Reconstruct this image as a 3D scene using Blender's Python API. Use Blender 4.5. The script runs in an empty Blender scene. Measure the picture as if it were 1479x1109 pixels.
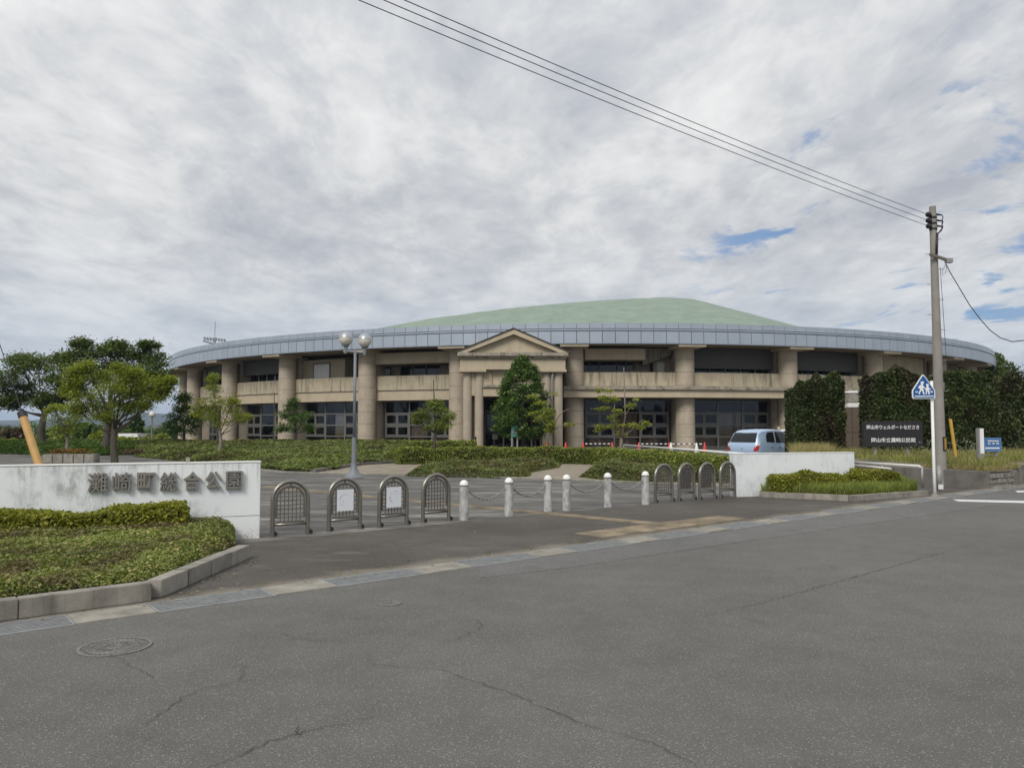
import bpy, bmesh, math, random
import numpy as np
from mathutils import Vector, Matrix
random.seed(7); rng = np.random.default_rng(7)
sc = bpy.context.scene
COL = sc.collection
R = math.radians

# ------------------------------------------------------------------ camera
EYE = 1.6
PITCH = math.atan(62/1110.)
FPX, PCX, PCY = 1110., 739.5, 554.5          # survey of the photograph (1479 x 1109)
cam = bpy.data.cameras.new('camera'); cam_o = bpy.data.objects.new('camera', cam); COL.objects.link(cam_o)
cam.sensor_fit = 'HORIZONTAL'; cam.sensor_width = 36.0; cam.lens = 36.0*FPX/1479.
cam.clip_start = 0.1; cam.clip_end = 12000
cam_o.location = (0, 0, EYE); cam_o.rotation_euler = (R(90)+PITCH, 0, 0)
sc.camera = cam_o

# ------------------------------------------------------------------ world: cloudy daylight sky
SUN_EL, SUN_AZ = R(43), R(206)               # azimuth clockwise from +Y: sun behind the camera, to the left
SKY_STRENGTH = 0.1
W = bpy.data.worlds.new('World'); sc.world = W; W.use_nodes = True
nt = W.node_tree; nt.nodes.clear()
class NT:
    def __init__(s, nt): s.nt = nt
    def n(s, t, **k):
        x = s.nt.nodes.new(t)
        for a, b in k.items():
            setattr(x, a, b)
        return x
    def put(s, sock, v):
        if v is None: return
        if isinstance(v, bpy.types.NodeSocket): s.nt.links.new(v, sock)
        else:
            if isinstance(v, (tuple, list)) and sock.type == 'RGBA' and len(v) == 3: v = (*v, 1)
            sock.default_value = v
    def math(s, op, a, b=None, c=None, clamp=False):
        x = s.n('ShaderNodeMath', operation=op, use_clamp=clamp)
        for i, v in enumerate((a, b, c)): s.put(x.inputs[i], v)
        return x.outputs[0]
    def vmath(s, op, a, b=None, sc_=None):
        x = s.n('ShaderNodeVectorMath', operation=op)
        s.put(x.inputs[0], a); s.put(x.inputs[1], b)
        if sc_ is not None: s.put(x.inputs['Scale'], sc_)
        return x.outputs['Value'] if op in ('DOT_PRODUCT', 'LENGTH') else x.outputs[0]
    def mix(s, f, a, b, blend='MIX'):
        x = s.n('ShaderNodeMix', data_type='RGBA', blend_type=blend)
        s.put(x.inputs[0], f); s.put(x.inputs[6], a); s.put(x.inputs[7], b)
        return x.outputs[2]
    def noise(s, vec, scale=1., detail=3., rough=.5, dist=0., out=0):
        x = s.n('ShaderNodeTexNoise'); s.put(x.inputs['Vector'], vec)
        x.inputs['Scale'].default_value = scale; x.inputs['Detail'].default_value = detail
        x.inputs['Roughness'].default_value = rough; x.inputs['Distortion'].default_value = dist
        return x.outputs[out]
    def voro(s, vec, scale, feature='F1', out='Distance'):
        x = s.n('ShaderNodeTexVoronoi', feature=feature); s.put(x.inputs['Vector'], vec); x.inputs['Scale'].default_value = scale
        return x.outputs[out]
    def ramp(s, f, stops, interp='LINEAR'):
        x = s.n('ShaderNodeValToRGB'); s.put(x.inputs[0], f); cr = x.color_ramp; cr.interpolation = interp
        while len(cr.elements) > 1: cr.elements.remove(cr.elements[-1])
        for i, (p, c) in enumerate(stops):
            if not isinstance(c, (tuple, list)): c = (c, c, c)
            e = cr.elements[0] if i == 0 else cr.elements.new(p)
            e.position = p; e.color = (*c, 1)
        return x.outputs[0]
    def maprange(s, v, a, b, c=0., d=1., smooth=True):
        x = s.n('ShaderNodeMapRange'); x.interpolation_type = 'SMOOTHSTEP' if smooth else 'LINEAR'
        s.put(x.inputs[0], v)
        for i, q in enumerate((a, b, c, d)): x.inputs[i+1].default_value = q
        return x.outputs[0]

w = NT(nt)
out = w.n('ShaderNodeOutputWorld'); bg = w.n('ShaderNodeBackground')
sky = w.n('ShaderNodeTexSky', sky_type='NISHITA'); sky.sun_disc = False
sky.sun_elevation = SUN_EL; sky.sun_rotation = SUN_AZ; sky.air_density = 1.0; sky.dust_density = 1.5; sky.ozone_density = 2.0
tc = w.n('ShaderNodeTexCoord')
d = w.vmath('NORMALIZE', tc.outputs['Generated'])
sep = w.n('ShaderNodeSeparateXYZ'); nt.links.new(d, sep.inputs[0])
zz = w.math('ADD', w.math('MAXIMUM', sep.outputs[2], 0.0), 0.14)
cmb = w.n('ShaderNodeCombineXYZ')
nt.links.new(w.math('DIVIDE', sep.outputs[0], zz), cmb.inputs[0]); nt.links.new(w.math('DIVIDE', sep.outputs[1], zz), cmb.inputs[1])
mp = w.n('ShaderNodeMapping'); nt.links.new(cmb.outputs[0], mp.inputs[0])
mp.inputs['Rotation'].default_value = (0, 0, R(14)); mp.inputs['Scale'].default_value = (1.0, .62, 1)
uv = mp.outputs[0]
big = w.noise(uv, 1.1, 5, .55, .35)
mid = w.noise(w.vmath('ADD', uv, (7.3, 2.1, 0)), 3.1, 9, .64, .45)
fine = w.noise(w.vmath('ADD', uv, (1.3, 9.1, 3)), 9.0, 6, .62, .4)
dens = w.math('ADD', w.math('ADD', w.math('MULTIPLY', big, .45), w.math('MULTIPLY', mid, .37)), w.math('MULTIPLY', fine, .18))
cloud = w.ramp(dens, [(.375, (.46, .485, .54)), (.44, (.56, .58, .62)), (.485, (.64, .655, .68)), (.525, (.735, .745, .755)), (.58, (.84, .845, .845)), (.66, (.95, .95, .94))])
elev = sep.outputs[2]
lowmask = w.maprange(elev, .03, .26, .62, 0.)
cloud = w.mix(lowmask, cloud, (.53, .605, .71))
# a real break in the cloud deck low in the east-north-east
gapdir = Vector((.43, .90, .165)).normalized()
near = w.maprange(w.vmath('DOT_PRODUCT', d, tuple(gapdir)), .955, .995)
gapn = w.noise(w.vmath('MULTIPLY', uv, (1.0, 1.6, 1)), 2.1, 7, .6, .5)
gap = w.math('MULTIPLY', w.maprange(gapn, .54, .63), near)
wide = w.math('MULTIPLY', w.maprange(mid, .38, .27), .12)
blue = w.mix(1.0, sky.outputs[0], (SKY_STRENGTH,)*3, 'MULTIPLY')
blue = w.mix(.5, blue, (.17, .32, .62))
col = w.mix(w.math('MAXIMUM', gap, wide), cloud, blue)
# overcast skies are brighter overhead
gain = w.maprange(elev, .15, 1., 1.0, 1.25)
col = w.mix(1.0, col, w.n('ShaderNodeCombineColor').outputs[0], 'MULTIPLY') if False else col
vm = w.vmath('SCALE', col, sc_=gain)
nt.links.new(vm, bg.inputs[0]); bg.inputs[1].default_value = 0.615
nt.links.new(bg.outputs[0], out.inputs[0])

sun = bpy.data.lights.new('sun', 'SUN'); sun.energy = 1.5; sun.angle = R(24); sun.color = (1, .955, .89)
sun_o = bpy.data.objects.new('sun', sun); COL.objects.link(sun_o)
sv = Vector((math.sin(SUN_AZ)*math.cos(SUN_EL), math.cos(SUN_AZ)*math.cos(SUN_EL), math.sin(SUN_EL)))
sun_o.rotation_euler = sv.to_track_quat('Z', 'Y').to_euler()
sc.view_settings.view_transform = 'Standard'; sc.view_settings.look = 'None'
sc.view_settings.exposure = 0.66; sc.view_settings.gamma = 1.0
sc.view_settings.use_curve_mapping = False

# ------------------------------------------------------------------ survey: from the photograph to the ground
CO, SI = math.cos(PITCH), math.sin(PITCH)
def ray(x, y):
    u = (x-PCX)/FPX; v = (PCY-y)/FPX
    return Vector((u, CO-v*SI, SI+v*CO))
def G(x, y, z=0.):
    q = ray(x, y); t = (z-EYE)/q.z
    return Vector((q.x*t, q.y*t, z))
def at(x, y, Y):
    q = ray(x, y); t = Y/q.y
    return Vector((q.x*t, Y, EYE+q.z*t))

# ------------------------------------------------------------------ object helpers
def link(o, parent=None):
    COL.objects.link(o)
    if parent is not None: o.parent = parent
    return o
def tag(o, label=None, cat=None, group=None, kind=None):
    if label: o['label'] = label
    if cat: o['category'] = cat
    if group: o['group'] = group
    if kind: o['kind'] = kind
    return o
def empty(name, loc=(0, 0, 0), rz=0., label=None, cat=None, group=None):
    o = bpy.data.objects.new(name, None); o.location = loc; o.rotation_euler = (0, 0, rz); o.empty_display_size = .2
    return tag(link(o), label, cat, group)
def copy_tree(o, parent=None):
    c = o.copy(); COL.objects.link(c); c.parent = parent
    for ch in list(o.children): copy_tree(ch, c)
    return c
class MB:
    def __init__(s): s.v = []; s.f = []
    def add(s, vs, fs):
        b = len(s.v); s.v += [tuple(q) for q in vs]; s.f += [tuple(i+b for i in q) for q in fs]; return s
    def box(s, c, d, rz=0., rx=0., ry=0.):
        m = Matrix.Rotation(rz, 3, 'Z') @ Matrix.Rotation(ry, 3, 'Y') @ Matrix.Rotation(rx, 3, 'X'); c = Vector(c)
        vs = [c + m @ Vector((sx*d[0]/2, sy*d[1]/2, sz*d[2]/2)) for sz in (-1, 1) for sy in (-1, 1) for sx in (-1, 1)]
        return s.add(vs, [(0, 2, 3, 1), (4, 5, 7, 6), (0, 1, 5, 4), (2, 6, 7, 3), (0, 4, 6, 2), (1, 3, 7, 5)])
    def bar(s, a, b, w_, h_, up=(0, 0, 1)):
        a = Vector(a); b = Vector(b); t = (b-a).normalized(); up = Vector(up)
        sd = t.cross(up)
        if sd.length < 1e-4: sd = Vector((1, 0, 0))
        sd.normalize(); u = sd.cross(t)
        vs = [p + sd*(w_/2*i) + u*(h_/2*j) for p in (a, b) for j in (-1, 1) for i in (-1, 1)]
        return s.add(vs, [(0, 1, 3, 2), (4, 6, 7, 5), (0, 4, 5, 1), (2, 3, 7, 6), (0, 2, 6, 4), (1, 5, 7, 3)])
    def tube(s, path, rad, n=8, cap=True, closed=False):
        P = [Vector(p) for p in path]; m = len(P)
        if not hasattr(rad, '__len__'): rad = [rad]*m
        ref = None; rings = []
        for i, p in enumerate(P):
            if closed: t = P[(i+1) % m]-P[i-1]
            else: t = P[min(i+1, m-1)]-P[max(i-1, 0)]
            t = t.normalized() if t.length > 1e-9 else Vector((0, 0, 1))
            if ref is None: ref = Vector((0, 0, 1)) if abs(t.z) < .9 else Vector((1, 0, 0))
            a = (ref - t*ref.dot(t))
            if a.length < 1e-5: a = t.orthogonal()
            a.normalize(); ref = a; b = t.cross(a)
            rings.append([p + (a*math.cos(2*math.pi*k/n)+b*math.sin(2*math.pi*k/n))*rad[i] for k in range(n)])
        vs = [q for r_ in rings for q in r_]; fs = []
        for i in range(m if closed else m-1):
            j = (i+1) % m
            for k in range(n):
                k2 = (k+1) % n; fs.append((i*n+k, i*n+k2, j*n+k2, j*n+k))
        if cap and not closed:
            fs.append(tuple(reversed(range(n)))); fs.append(tuple((m-1)*n+k for k in range(n)))
        return s.add(vs, fs)
    def lathe(s, prof, n=16, c=(0, 0, 0)):
        vs = []; fs = []; c = Vector(c)
        for r_, z in prof:
            for k in range(n): vs.append(c + Vector((r_*math.cos(2*math.pi*k/n), r_*math.sin(2*math.pi*k/n), z)))
        for i in range(len(prof)-1):
            for k in range(n):
                k2 = (k+1) % n; fs.append((i*n+k, i*n+k2, (i+1)*n+k2, (i+1)*n+k))
        fs.append(tuple(reversed(range(n)))); fs.append(tuple((len(prof)-1)*n+k for k in range(n)))
        return s.add(vs, fs)
    def prism(s, poly, z0, z1):
        n = len(poly); vs = [(p[0], p[1], z0) for p in poly]+[(p[0], p[1], z1) for p in poly]
        a = sum(poly[i][0]*poly[(i+1) % n][1]-poly[(i+1) % n][0]*poly[i][1] for i in range(n))
        if a < 0:
            vs = vs[:n][::-1]+vs[n:][::-1]
        return s.add(vs, [tuple(reversed(range(n))), tuple(range(n, 2*n))]+[(i, (i+1) % n, n+(i+1) % n, n+i) for i in range(n)])
    def xzprism(s, poly, y0, y1):     # outline in x-z, extruded along y (front face at y0)
        n = len(poly)
        a = sum(poly[i][0]*poly[(i+1) % n][1]-poly[(i+1) % n][0]*poly[i][1] for i in range(n))
        if a < 0: poly = poly[::-1]
        vs = [(p[0], y0, p[1]) for p in poly]+[(p[0], y1, p[1]) for p in poly]
        return s.add(vs, [tuple(range(n)), tuple(reversed(range(n, 2*n)))]+[((i+1) % n, i, n+i, n+(i+1) % n) for i in range(n)])
    def arc(s, r0, r1, p0, p1, z0, z1, n=None):   # building-local ring segment, angle 0 faces -Y
        if n is None: n = max(1, int(abs(p1-p0)/1.2))
        vs = []; fs = []
        for i in range(n+1):
            a = R(p0+(p1-p0)*i/n); sx, cy = math.sin(a), -math.cos(a)
            for r_, z in ((r1, z0), (r1, z1), (r0, z1), (r0, z0)): vs.append((r_*sx, r_*cy, z))
        for i in range(n):
            a = i*4; b = a+4
            for k in range(4):
                k2 = (k+1) % 4; fs.append((a+k, b+k, b+k2, a+k2))
        fs.append((0, 1, 2, 3)); fs.append((n*4+3, n*4+2, n*4+1, n*4))
        return s.add(vs, fs)
    def build(s, name, mat, parent=None, smooth=False, bevel=0., auto=None):
        me = bpy.data.meshes.new(name); me.from_pydata(s.v, [], s.f); me.materials.append(mat)
        if bevel:
            bm = bmesh.new(); bm.from_mesh(me)
            ed = [e for e in bm.edges if len(e.link_faces) == 2 and e.calc_face_angle(0) > R(35)]
            bmesh.ops.bevel(bm, geom=ed, offset=bevel, segments=2, affect='EDGES', clamp_overlap=True)
            bm.to_mesh(me); bm.free()
        if smooth:
            me.polygons.foreach_set('use_smooth', [True]*len(me.polygons))
            if auto: me.set_sharp_from_angle(angle=R(auto))
        me.update()
        return link(bpy.data.objects.new(name, me), parent)
def sub(name, mesh, parent, loc=(0, 0, 0), rot=(0, 0, 0)):
    o = bpy.data.objects.new(name, mesh); o.location = loc; o.rotation_euler = rot
    return link(o, parent)

# ------------------------------------------------------------------ materials
def newmat(name):
    m = bpy.data.materials.new(name); m.use_nodes = True; t = m.node_tree; t.nodes.clear()
    q = NT(t); o = q.n('ShaderNodeOutputMaterial'); p = q.n('ShaderNodeBsdfPrincipled'); t.links.new(p.outputs[0], o.inputs[0])
    return m, q, p, o
def pos(q): return q.n('ShaderNodeNewGeometry').outputs['Position']
def pm(name, base, rough=.7, var=.15, scale=3., metallic=0., bump=0., bscale=40., tint=None, streak=0., streakcol=(.06, .055, .045), spec=.5, objvar=0., stretch=(1, 1, 1)):
    m, q, p, o = newmat(name)
    P = pos(q)
    if stretch != (1, 1, 1): P = q.vmath('MULTIPLY', P, stretch)
    n1 = q.noise(P, scale, 5, .6)
    lo = tuple(c*(1-var) for c in base); hi = tuple(min(1, c*(1+var)) for c in (tint or base))
    c = q.ramp(n1, [(.3, lo), (.7, hi)])
    if streak:
        st = q.noise(q.vmath('MULTIPLY', pos(q), (2.2, 2.2, .22)), 1.6, 5, .65)
        c = q.mix(q.math('MULTIPLY', q.maprange(st, .47, .68), streak), c, streakcol)
    if objvar:
        rnd = q.n('ShaderNodeObjectInfo').outputs['Random']
        c = q.mix(1., c, q.ramp(rnd, [(0, 1-objvar), (1, 1+objvar*.6)]), 'MULTIPLY')
    q.put(p.inputs['Base Color'], c); p.inputs['Roughness'].default_value = rough; p.inputs['Metallic'].default_value = metallic
    p.inputs['Specular IOR Level'].default_value = spec
    if bump:
        b = q.n('ShaderNodeBump'); b.inputs['Strength'].default_value = bump; b.inputs['Distance'].default_value = .02
        q.put(b.inputs['Height'], q.noise(pos(q), bscale, 4, .6)); q.put(p.inputs['Normal'], b.outputs[0])
    return m
LEAF_GAIN = 1.45
def leafmat(name, a, b, c=None, trans=.35, rough=.55, patch=None, pscale=1.3, gain=None):
    gg = gain or LEAF_GAIN
    a = tuple(min(.6, x*gg) for x in a); b = tuple(min(.6, x*gg) for x in b); c = tuple(min(.6, x*gg) for x in c) if c else None
    m, q, p, o = newmat(name)
    rnd = q.n('ShaderNodeNewGeometry').outputs['Random Per Island']
    stops = [(0, a), (.75, b)] + ([(1., c)] if c else [])
    colr = q.ramp(rnd, stops)
    if patch:
        pn = q.noise(pos(q), pscale, 4, .6)
        colr = q.mix(q.maprange(pn, .47, .62), colr, q.ramp(rnd, [(0, tuple(x*.6 for x in patch)), (1, tuple(x*1.5 for x in patch))]))
    nz = q.noise(pos(q), .9, 2, .5)
    colr = q.mix(1., colr, q.ramp(nz, [(.3, .72), (.7, 1.25)]), 'MULTIPLY')
    q.put(p.inputs['Base Color'], colr); p.inputs['Roughness'].default_value = rough; p.inputs['Specular IOR Level'].default_value = .35
    tr = q.n('ShaderNodeBsdfTranslucent'); q.put(tr.inputs[0], q.mix(1., colr, (1.1, 1.25, .6), 'MULTIPLY'))
    mx = q.n('ShaderNodeMixShader'); mx.inputs[0].default_value = trans
    m.node_tree.links.new(p.outputs[0], mx.inputs[1]); m.node_tree.links.new(tr.outputs[0], mx.inputs[2]); m.node_tree.links.new(mx.outputs[0], o.inputs[0])
    return m

def mat_asphalt(name, base, speck=.5, warm=(1, 1, 1), blotch=.12, sc_=1.0):
    m, q, p, o = newmat(name); P = pos(q)
    n1 = q.noise(P, .35, 4, .55); n2 = q.noise(P, 2.4, 5, .6); n3 = q.noise(P, 90*sc_, 3, .7)
    c = q.ramp(n1, [(.3, tuple(x*(1-blotch) for x in base)), (.7, tuple(x*(1+blotch) for x in base))])
    c = q.mix(1., c, q.ramp(n2, [(.3, .9), (.7, 1.1)]), 'MULTIPLY')
    st = q.noise(P, .9, 7, .68, .5)
    c = q.mix(q.math('MULTIPLY', q.maprange(st, .56, .72), .35), c, tuple(x*.5 for x in base))
    c = q.mix(1., c, q.ramp(n3, [(.25, .5), (.5, 1.0), (.75, 1.55)]), 'MULTIPLY')
    vx = q.n('ShaderNodeTexVoronoi'); q.put(vx.inputs['Vector'], P); vx.inputs['Scale'].default_value = 88*sc_
    h = q.n('ShaderNodeSeparateColor'); q.put(h.inputs[0], vx.outputs['Color'])
    stone = q.math('MULTIPLY', q.maprange(h.outputs[0], .66, .99), q.maprange(vx.outputs['Distance'], .5, .25))
    c = q.mix(q.math('MULTIPLY', stone, speck), c, (.46, .45, .42))
    q.put(p.inputs['Base Color'], c); p.inputs['Roughness'].default_value = .85; p.inputs['Specular IOR Level'].default_value = .3
    b = q.n('ShaderNodeBump'); b.inputs['Strength'].default_value = .35; b.inputs['Distance'].default_value = .01
    q.put(b.inputs['Height'], vx.outputs['Distance']); q.put(p.inputs['Normal'], b.outputs[0])
    return m

M = {}
M['asphalt'] = mat_asphalt('asphalt', (.116, .114, .104), .5)
M['asphalt_new'] = mat_asphalt('lighter_asphalt', (.130, .128, .123), .4)
M['apron'] = mat_asphalt('dark_asphalt', (.080, .072, .062), .3, blotch=.35)
def add_dirt_edge(m):
    q = NT(m.node_tree); p = m.node_tree.nodes['Principled BSDF']; src = p.inputs['Base Color'].links[0].from_socket
    P = pos(q); n_ = q.vmath('DOT_PRODUCT', q.vmath('SUBTRACT', P, (-3.93, 6.0, 0)), (-.6377, .7703, 0))
    edge = q.maprange(q.math('ADD', n_, q.math('MULTIPLY', q.noise(P, 1.3, 6, .65), -.9)), .28, -.05)
    back_ = q.maprange(n_, 3.0, 3.4)
    st = q.noise(q.vmath('MULTIPLY', P, (.5, 1.4, 1)), 2.2, 7, .7)
    c = q.mix(q.math('MULTIPLY', edge, .6), src, (.27, .24, .19))
    c = q.mix(q.math('MULTIPLY', q.maprange(st, .54, .68), .45), c, (.18, .155, .125))
    q.put(p.inputs['Base Color'], c)
add_dirt_edge(M['apron'])
def mat_plaza():
    m, q, p, o = newmat('plaza_paving'); P = pos(q)
    br = q.noise(q.vmath('MULTIPLY', P, (.32, 1.5, 1)), 1.5, 7, .7, .4)
    c = q.ramp(br, [(.38, (.06, .057, .051)), (.50, (.10, .095, .086)), (.57, (.15, .142, .127)), (.66, (.27, .25, .22))])
    n3 = q.noise(P, 60, 3, .7)
    c = q.mix(1., c, q.ramp(n3, [(.3, .75), (.7, 1.25)]), 'MULTIPLY')
    q.put(p.inputs['Base Color'], c); p.inputs['Roughness'].default_value = .8
    return m
M['plaza'] = mat_plaza()
M['crack'] = pm('crack_dark', (.03, .029, .027), .95, .2)  # dark tone of the crack strips
M['crack_soft'] = pm('worn_crack', (.062, .06, .056), .95, .2)
M['kerb'] = pm('kerb_concrete', (.27, .25, .215), .85, .22, 5., bump=.25, bscale=60, streak=.5, objvar=.14)
M['gutter'] = pm('gutter_concrete', (.25, .235, .198), .85, .3, 5., bump=.2, bscale=50, objvar=.12)
M['grate'] = pm('galvanised_grate', (.29, .295, .295), .5, .2, 8, metallic=.15)
M['manhole'] = pm('worn_iron', (.165, .16, .15), .6, .25, 20, metallic=.2)
M['grate_dark'] = pm('drain_pit', (.05, .05, .05), .9, .2)
M['wall_beige'] = pm('beige_concrete', (.45, .38, .272), .8, .10, 1.2, bump=.1, bscale=30, streak=.16, streakcol=(.16, .13, .1))
M['column'] = pm('column_concrete', (.405, .345, .265), .8, .12, 1.6, bump=.1, bscale=30, streak=.14, streakcol=(.15, .12, .09))
M['parapet'] = pm('stained_parapet', (.45, .39, .28), .85, .14, 1.6, streak=.75, streakcol=(.125, .11, .085))
M['cornice'] = pm('weathered_cornice', (.30, .265, .21), .85, .25, 2.5, streak=.7)
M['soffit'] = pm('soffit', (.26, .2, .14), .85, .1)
M['shutter'] = pm('dark_shutter', (.085, .08, .072), .6, .08, 3)
M['fascia'] = pm('fascia_metal', (.37, .415, .48), .4, .05, .8, metallic=.35, objvar=.05)
M['fascia_gap'] = pm('fascia_joint', (.05, .055, .06), .6, .1)
M['roof'] = pm('green_copper', (.178, .242, .185), .65, .10, .7, bump=.15, bscale=3, tint=(.205, .268, .208), stretch=(1, .5, 1))
M['roof_flat'] = pm('roof_membrane', (.3, .3, .3), .8)
M['frame'] = pm('window_frame', (.15, .145, .135), .5, .06, metallic=.15)
M['white'] = pm('white_paint', (.74, .74, .71), .5, .05)
M['white_metal'] = pm('white_metal', (.72, .72, .70), .4, .06)
def mat_glass(name, tint=(.3, .3, .3)):
    m, q, p, o = newmat(name)
    g = q.n('ShaderNodeBsdfGlossy'); g.inputs['Roughness'].default_value = .04; g.inputs[0].default_value = (.8, .85, .9, 1)
    tr = q.n('ShaderNodeBsdfTransparent'); tr.inputs[0].default_value = (*tint, 1)
    fr = q.n('ShaderNodeFresnel'); fr.inputs[0].default_value = 1.5
    mx = q.n('ShaderNodeMixShader'); q.put(mx.inputs[0], fr.outputs[0])
    l = m.node_tree.links; l.new(tr.outputs[0], mx.inputs[1]); l.new(g.outputs[0], mx.inputs[2]); l.new(mx.outputs[0], o.inputs[0])
    return m
M['glass'] = mat_glass('dark_glass', (.8, .78, .75))
M['glass_dark'] = mat_glass('smoked_glass', (.30, .28, .27))
M['curtain'] = pm('brown_blinds', (.36, .29, .24), .9, .2, 1.0, stretch=(3, 3, .3))
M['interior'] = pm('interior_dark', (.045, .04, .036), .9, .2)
def mat_whitewall(dirt=.66):
    m, q, p, o = newmat('stained_white_wall'); P = pos(q)
    n1 = q.noise(P, 1.1, 6, .65, .4); n2 = q.noise(q.vmath('MULTIPLY', P, (1, 1, .45)), 7, 6, .7, .2); n3 = q.noise(P, 30, 3, .6)
    c = q.ramp(n1, [(.3, (.70, .735, .755)), (.7, (.78, .80, .80))])
    k = q.math('MULTIPLY', q.maprange(n1, .54, .36), q.maprange(n2, .40, .64))
    c = q.mix(q.math('MULTIPLY', k, dirt), c, (.22, .22, .20))
    zs = q.n('ShaderNodeSeparateXYZ'); q.put(zs.inputs[0], P)
    dr = q.noise(q.vmath('MULTIPLY', P, (16, 16, .9)), 1.4, 5, .65)
    c = q.mix(q.math('MULTIPLY', q.math('MULTIPLY', q.maprange(dr, .5, .68), q.maprange(zs.outputs[2], .55, 1.05)), dirt*.75), c, (.30, .295, .265))
    c = q.mix(q.math('MULTIPLY', q.math('MULTIPLY', q.maprange(n3, .35, .65), q.maprange(zs.outputs[2], .22, .02)), .5), c, (.30, .28, .235))
    k2 = q.maprange(n2, .66, .74)
    c = q.mix(q.math('MULTIPLY', k2, .35), c, (.28, .26, .2))
    q.put(p.inputs['Base Color'], c); p.inputs['Roughness'].default_value = .8
    b = q.n('ShaderNodeBump'); b.inputs['Strength'].default_value = .15; b.inputs['Distance'].default_value = .01
    q.put(b.inputs['Height'], n3); q.put(p.inputs['Normal'], b.outputs[0])
    return m
M['whitewall'] = mat_whitewall(); M['whitewall_clean'] = mat_whitewall(.28)
M['letter'] = pm('cast_letter', (.20, .186, .168), .75, .15, 20)
M['steel'] = pm('stainless_steel', (.25, .235, .205), .32, .12, 12, metallic=.75)
M['steel_dark'] = pm('weathered_steel', (.17, .155, .135), .5, .15, 10, metallic=.5)
M['panel_back'] = pm('grey_panel', (.13, .127, .115), .6, .08)
M['rubber'] = pm('black_rubber', (.02, .02, .02), .7)
def mat_granite():
    m, q, p, o = newmat('granite'); P = pos(q)
    n = q.noise(q.vmath('MULTIPLY', P, (1, 1, .4)), 14, 5, .7); s_ = q.noise(P, 160, 2, .7)
    c = q.ramp(n, [(.35, (.24, .24, .235)), (.6, (.50, .50, .49))])
    c = q.mix(1., c, q.ramp(s_, [(.3, .7), (.7, 1.2)]), 'MULTIPLY')
    q.put(p.inputs['Base Color'], c); p.inputs['Roughness'].default_value = .75
    return m
M['granite'] = mat_granite()
M['chain'] = pm('weathered_chain', (.30, .29, .27), .55, .2, 30, metallic=.4)
M['tactile'] = pm('worn_tactile', (.235, .19, .128), .9, .5, 2.2, objvar=.2)
M['dirt'] = pm('dry_soil', (.24, .205, .155), .95, .3, 1.8, bump=.4, bscale=25)
M['soil'] = pm('bed_soil', (.06, .05, .03), .95, .3, 4)
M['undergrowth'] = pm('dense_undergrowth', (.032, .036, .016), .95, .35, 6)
M['bark'] = pm('bark', (.06, .052, .038), .9, .35, 9, bump=.6, bscale=30, stretch=(1, 1, .3))
M['bark_grey'] = pm('grey_bark', (.17, .145, .115), .9, .3, 9, bump=.5, bscale=30, stretch=(1, 1, .3))
M['concrete_pole'] = pm('pole_concrete', (.25, .235, .21), .85, .12, 3, bump=.1)
M['conc_dark'] = pm('retaining_concrete', (.155, .145, .13), .9, .25, 2.5, bump=.3, bscale=25, streak=.55)
M['stone'] = pm('wall_stone', (.22, .205, .18), .9, .3, 6, bump=.5, bscale=15, objvar=.25)
M['lamp_grey'] = pm('painted_lamp_pole', (.17, .185, .205), .5, .08, 6)
def mat_globe():
    m, q, p, o = newmat('lamp_globe')
    p.inputs['Base Color'].default_value = (.62, .58, .50, 1); p.inputs['Roughness'].default_value = .2
    n = q.noise(pos(q), 8, 3, .6); q.put(p.inputs['Base Color'], q.ramp(n, [(.3, (.52, .49, .42)), (.7, (.66, .63, .55))]))
    return m
M['globe'] = mat_globe()
M['globe_cap'] = pm('silvered_cap', (.40, .41, .42), .38, .1, 8, metallic=.45)
M['sign_black'] = pm('black_sign', (.018, .016, .019), .55, .1)
M['sign_white'] = pm('sign_white', (.75, .75, .75), .5, .03)
M['sign_blue'] = pm('sign_blue', (.012, .095, .30), .4, .05)
M['sign_blue2'] = pm('faded_blue_sign', (.05, .15, .36), .5, .08)
M['sign_green'] = pm('green_sign', (.06, .24, .19), .5, .2, 8)
M['galv'] = pm('galvanised_post', (.29, .29, .28), .5, .12, 10, metallic=.3)
M['guard'] = pm('yellow_guard', (.50, .30, .10), .55, .12, 6)
M['guard2'] = pm('bright_yellow_guard', (.55, .33, .05), .55, .1, 6)
M['black'] = pm('black_fitting', (.018, .018, .02), .5, .1)
M['wire'] = pm('cable', (.022, .022, .026), .6, .1)
M['cone_red'] = pm('cone_red', (.55, .045, .03), .5, .1)
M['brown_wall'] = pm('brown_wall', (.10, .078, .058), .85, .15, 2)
M['marking'] = pm('road_marking', (.62, .62, .60), .7, .18, 12)
M['poster'] = None
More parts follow.
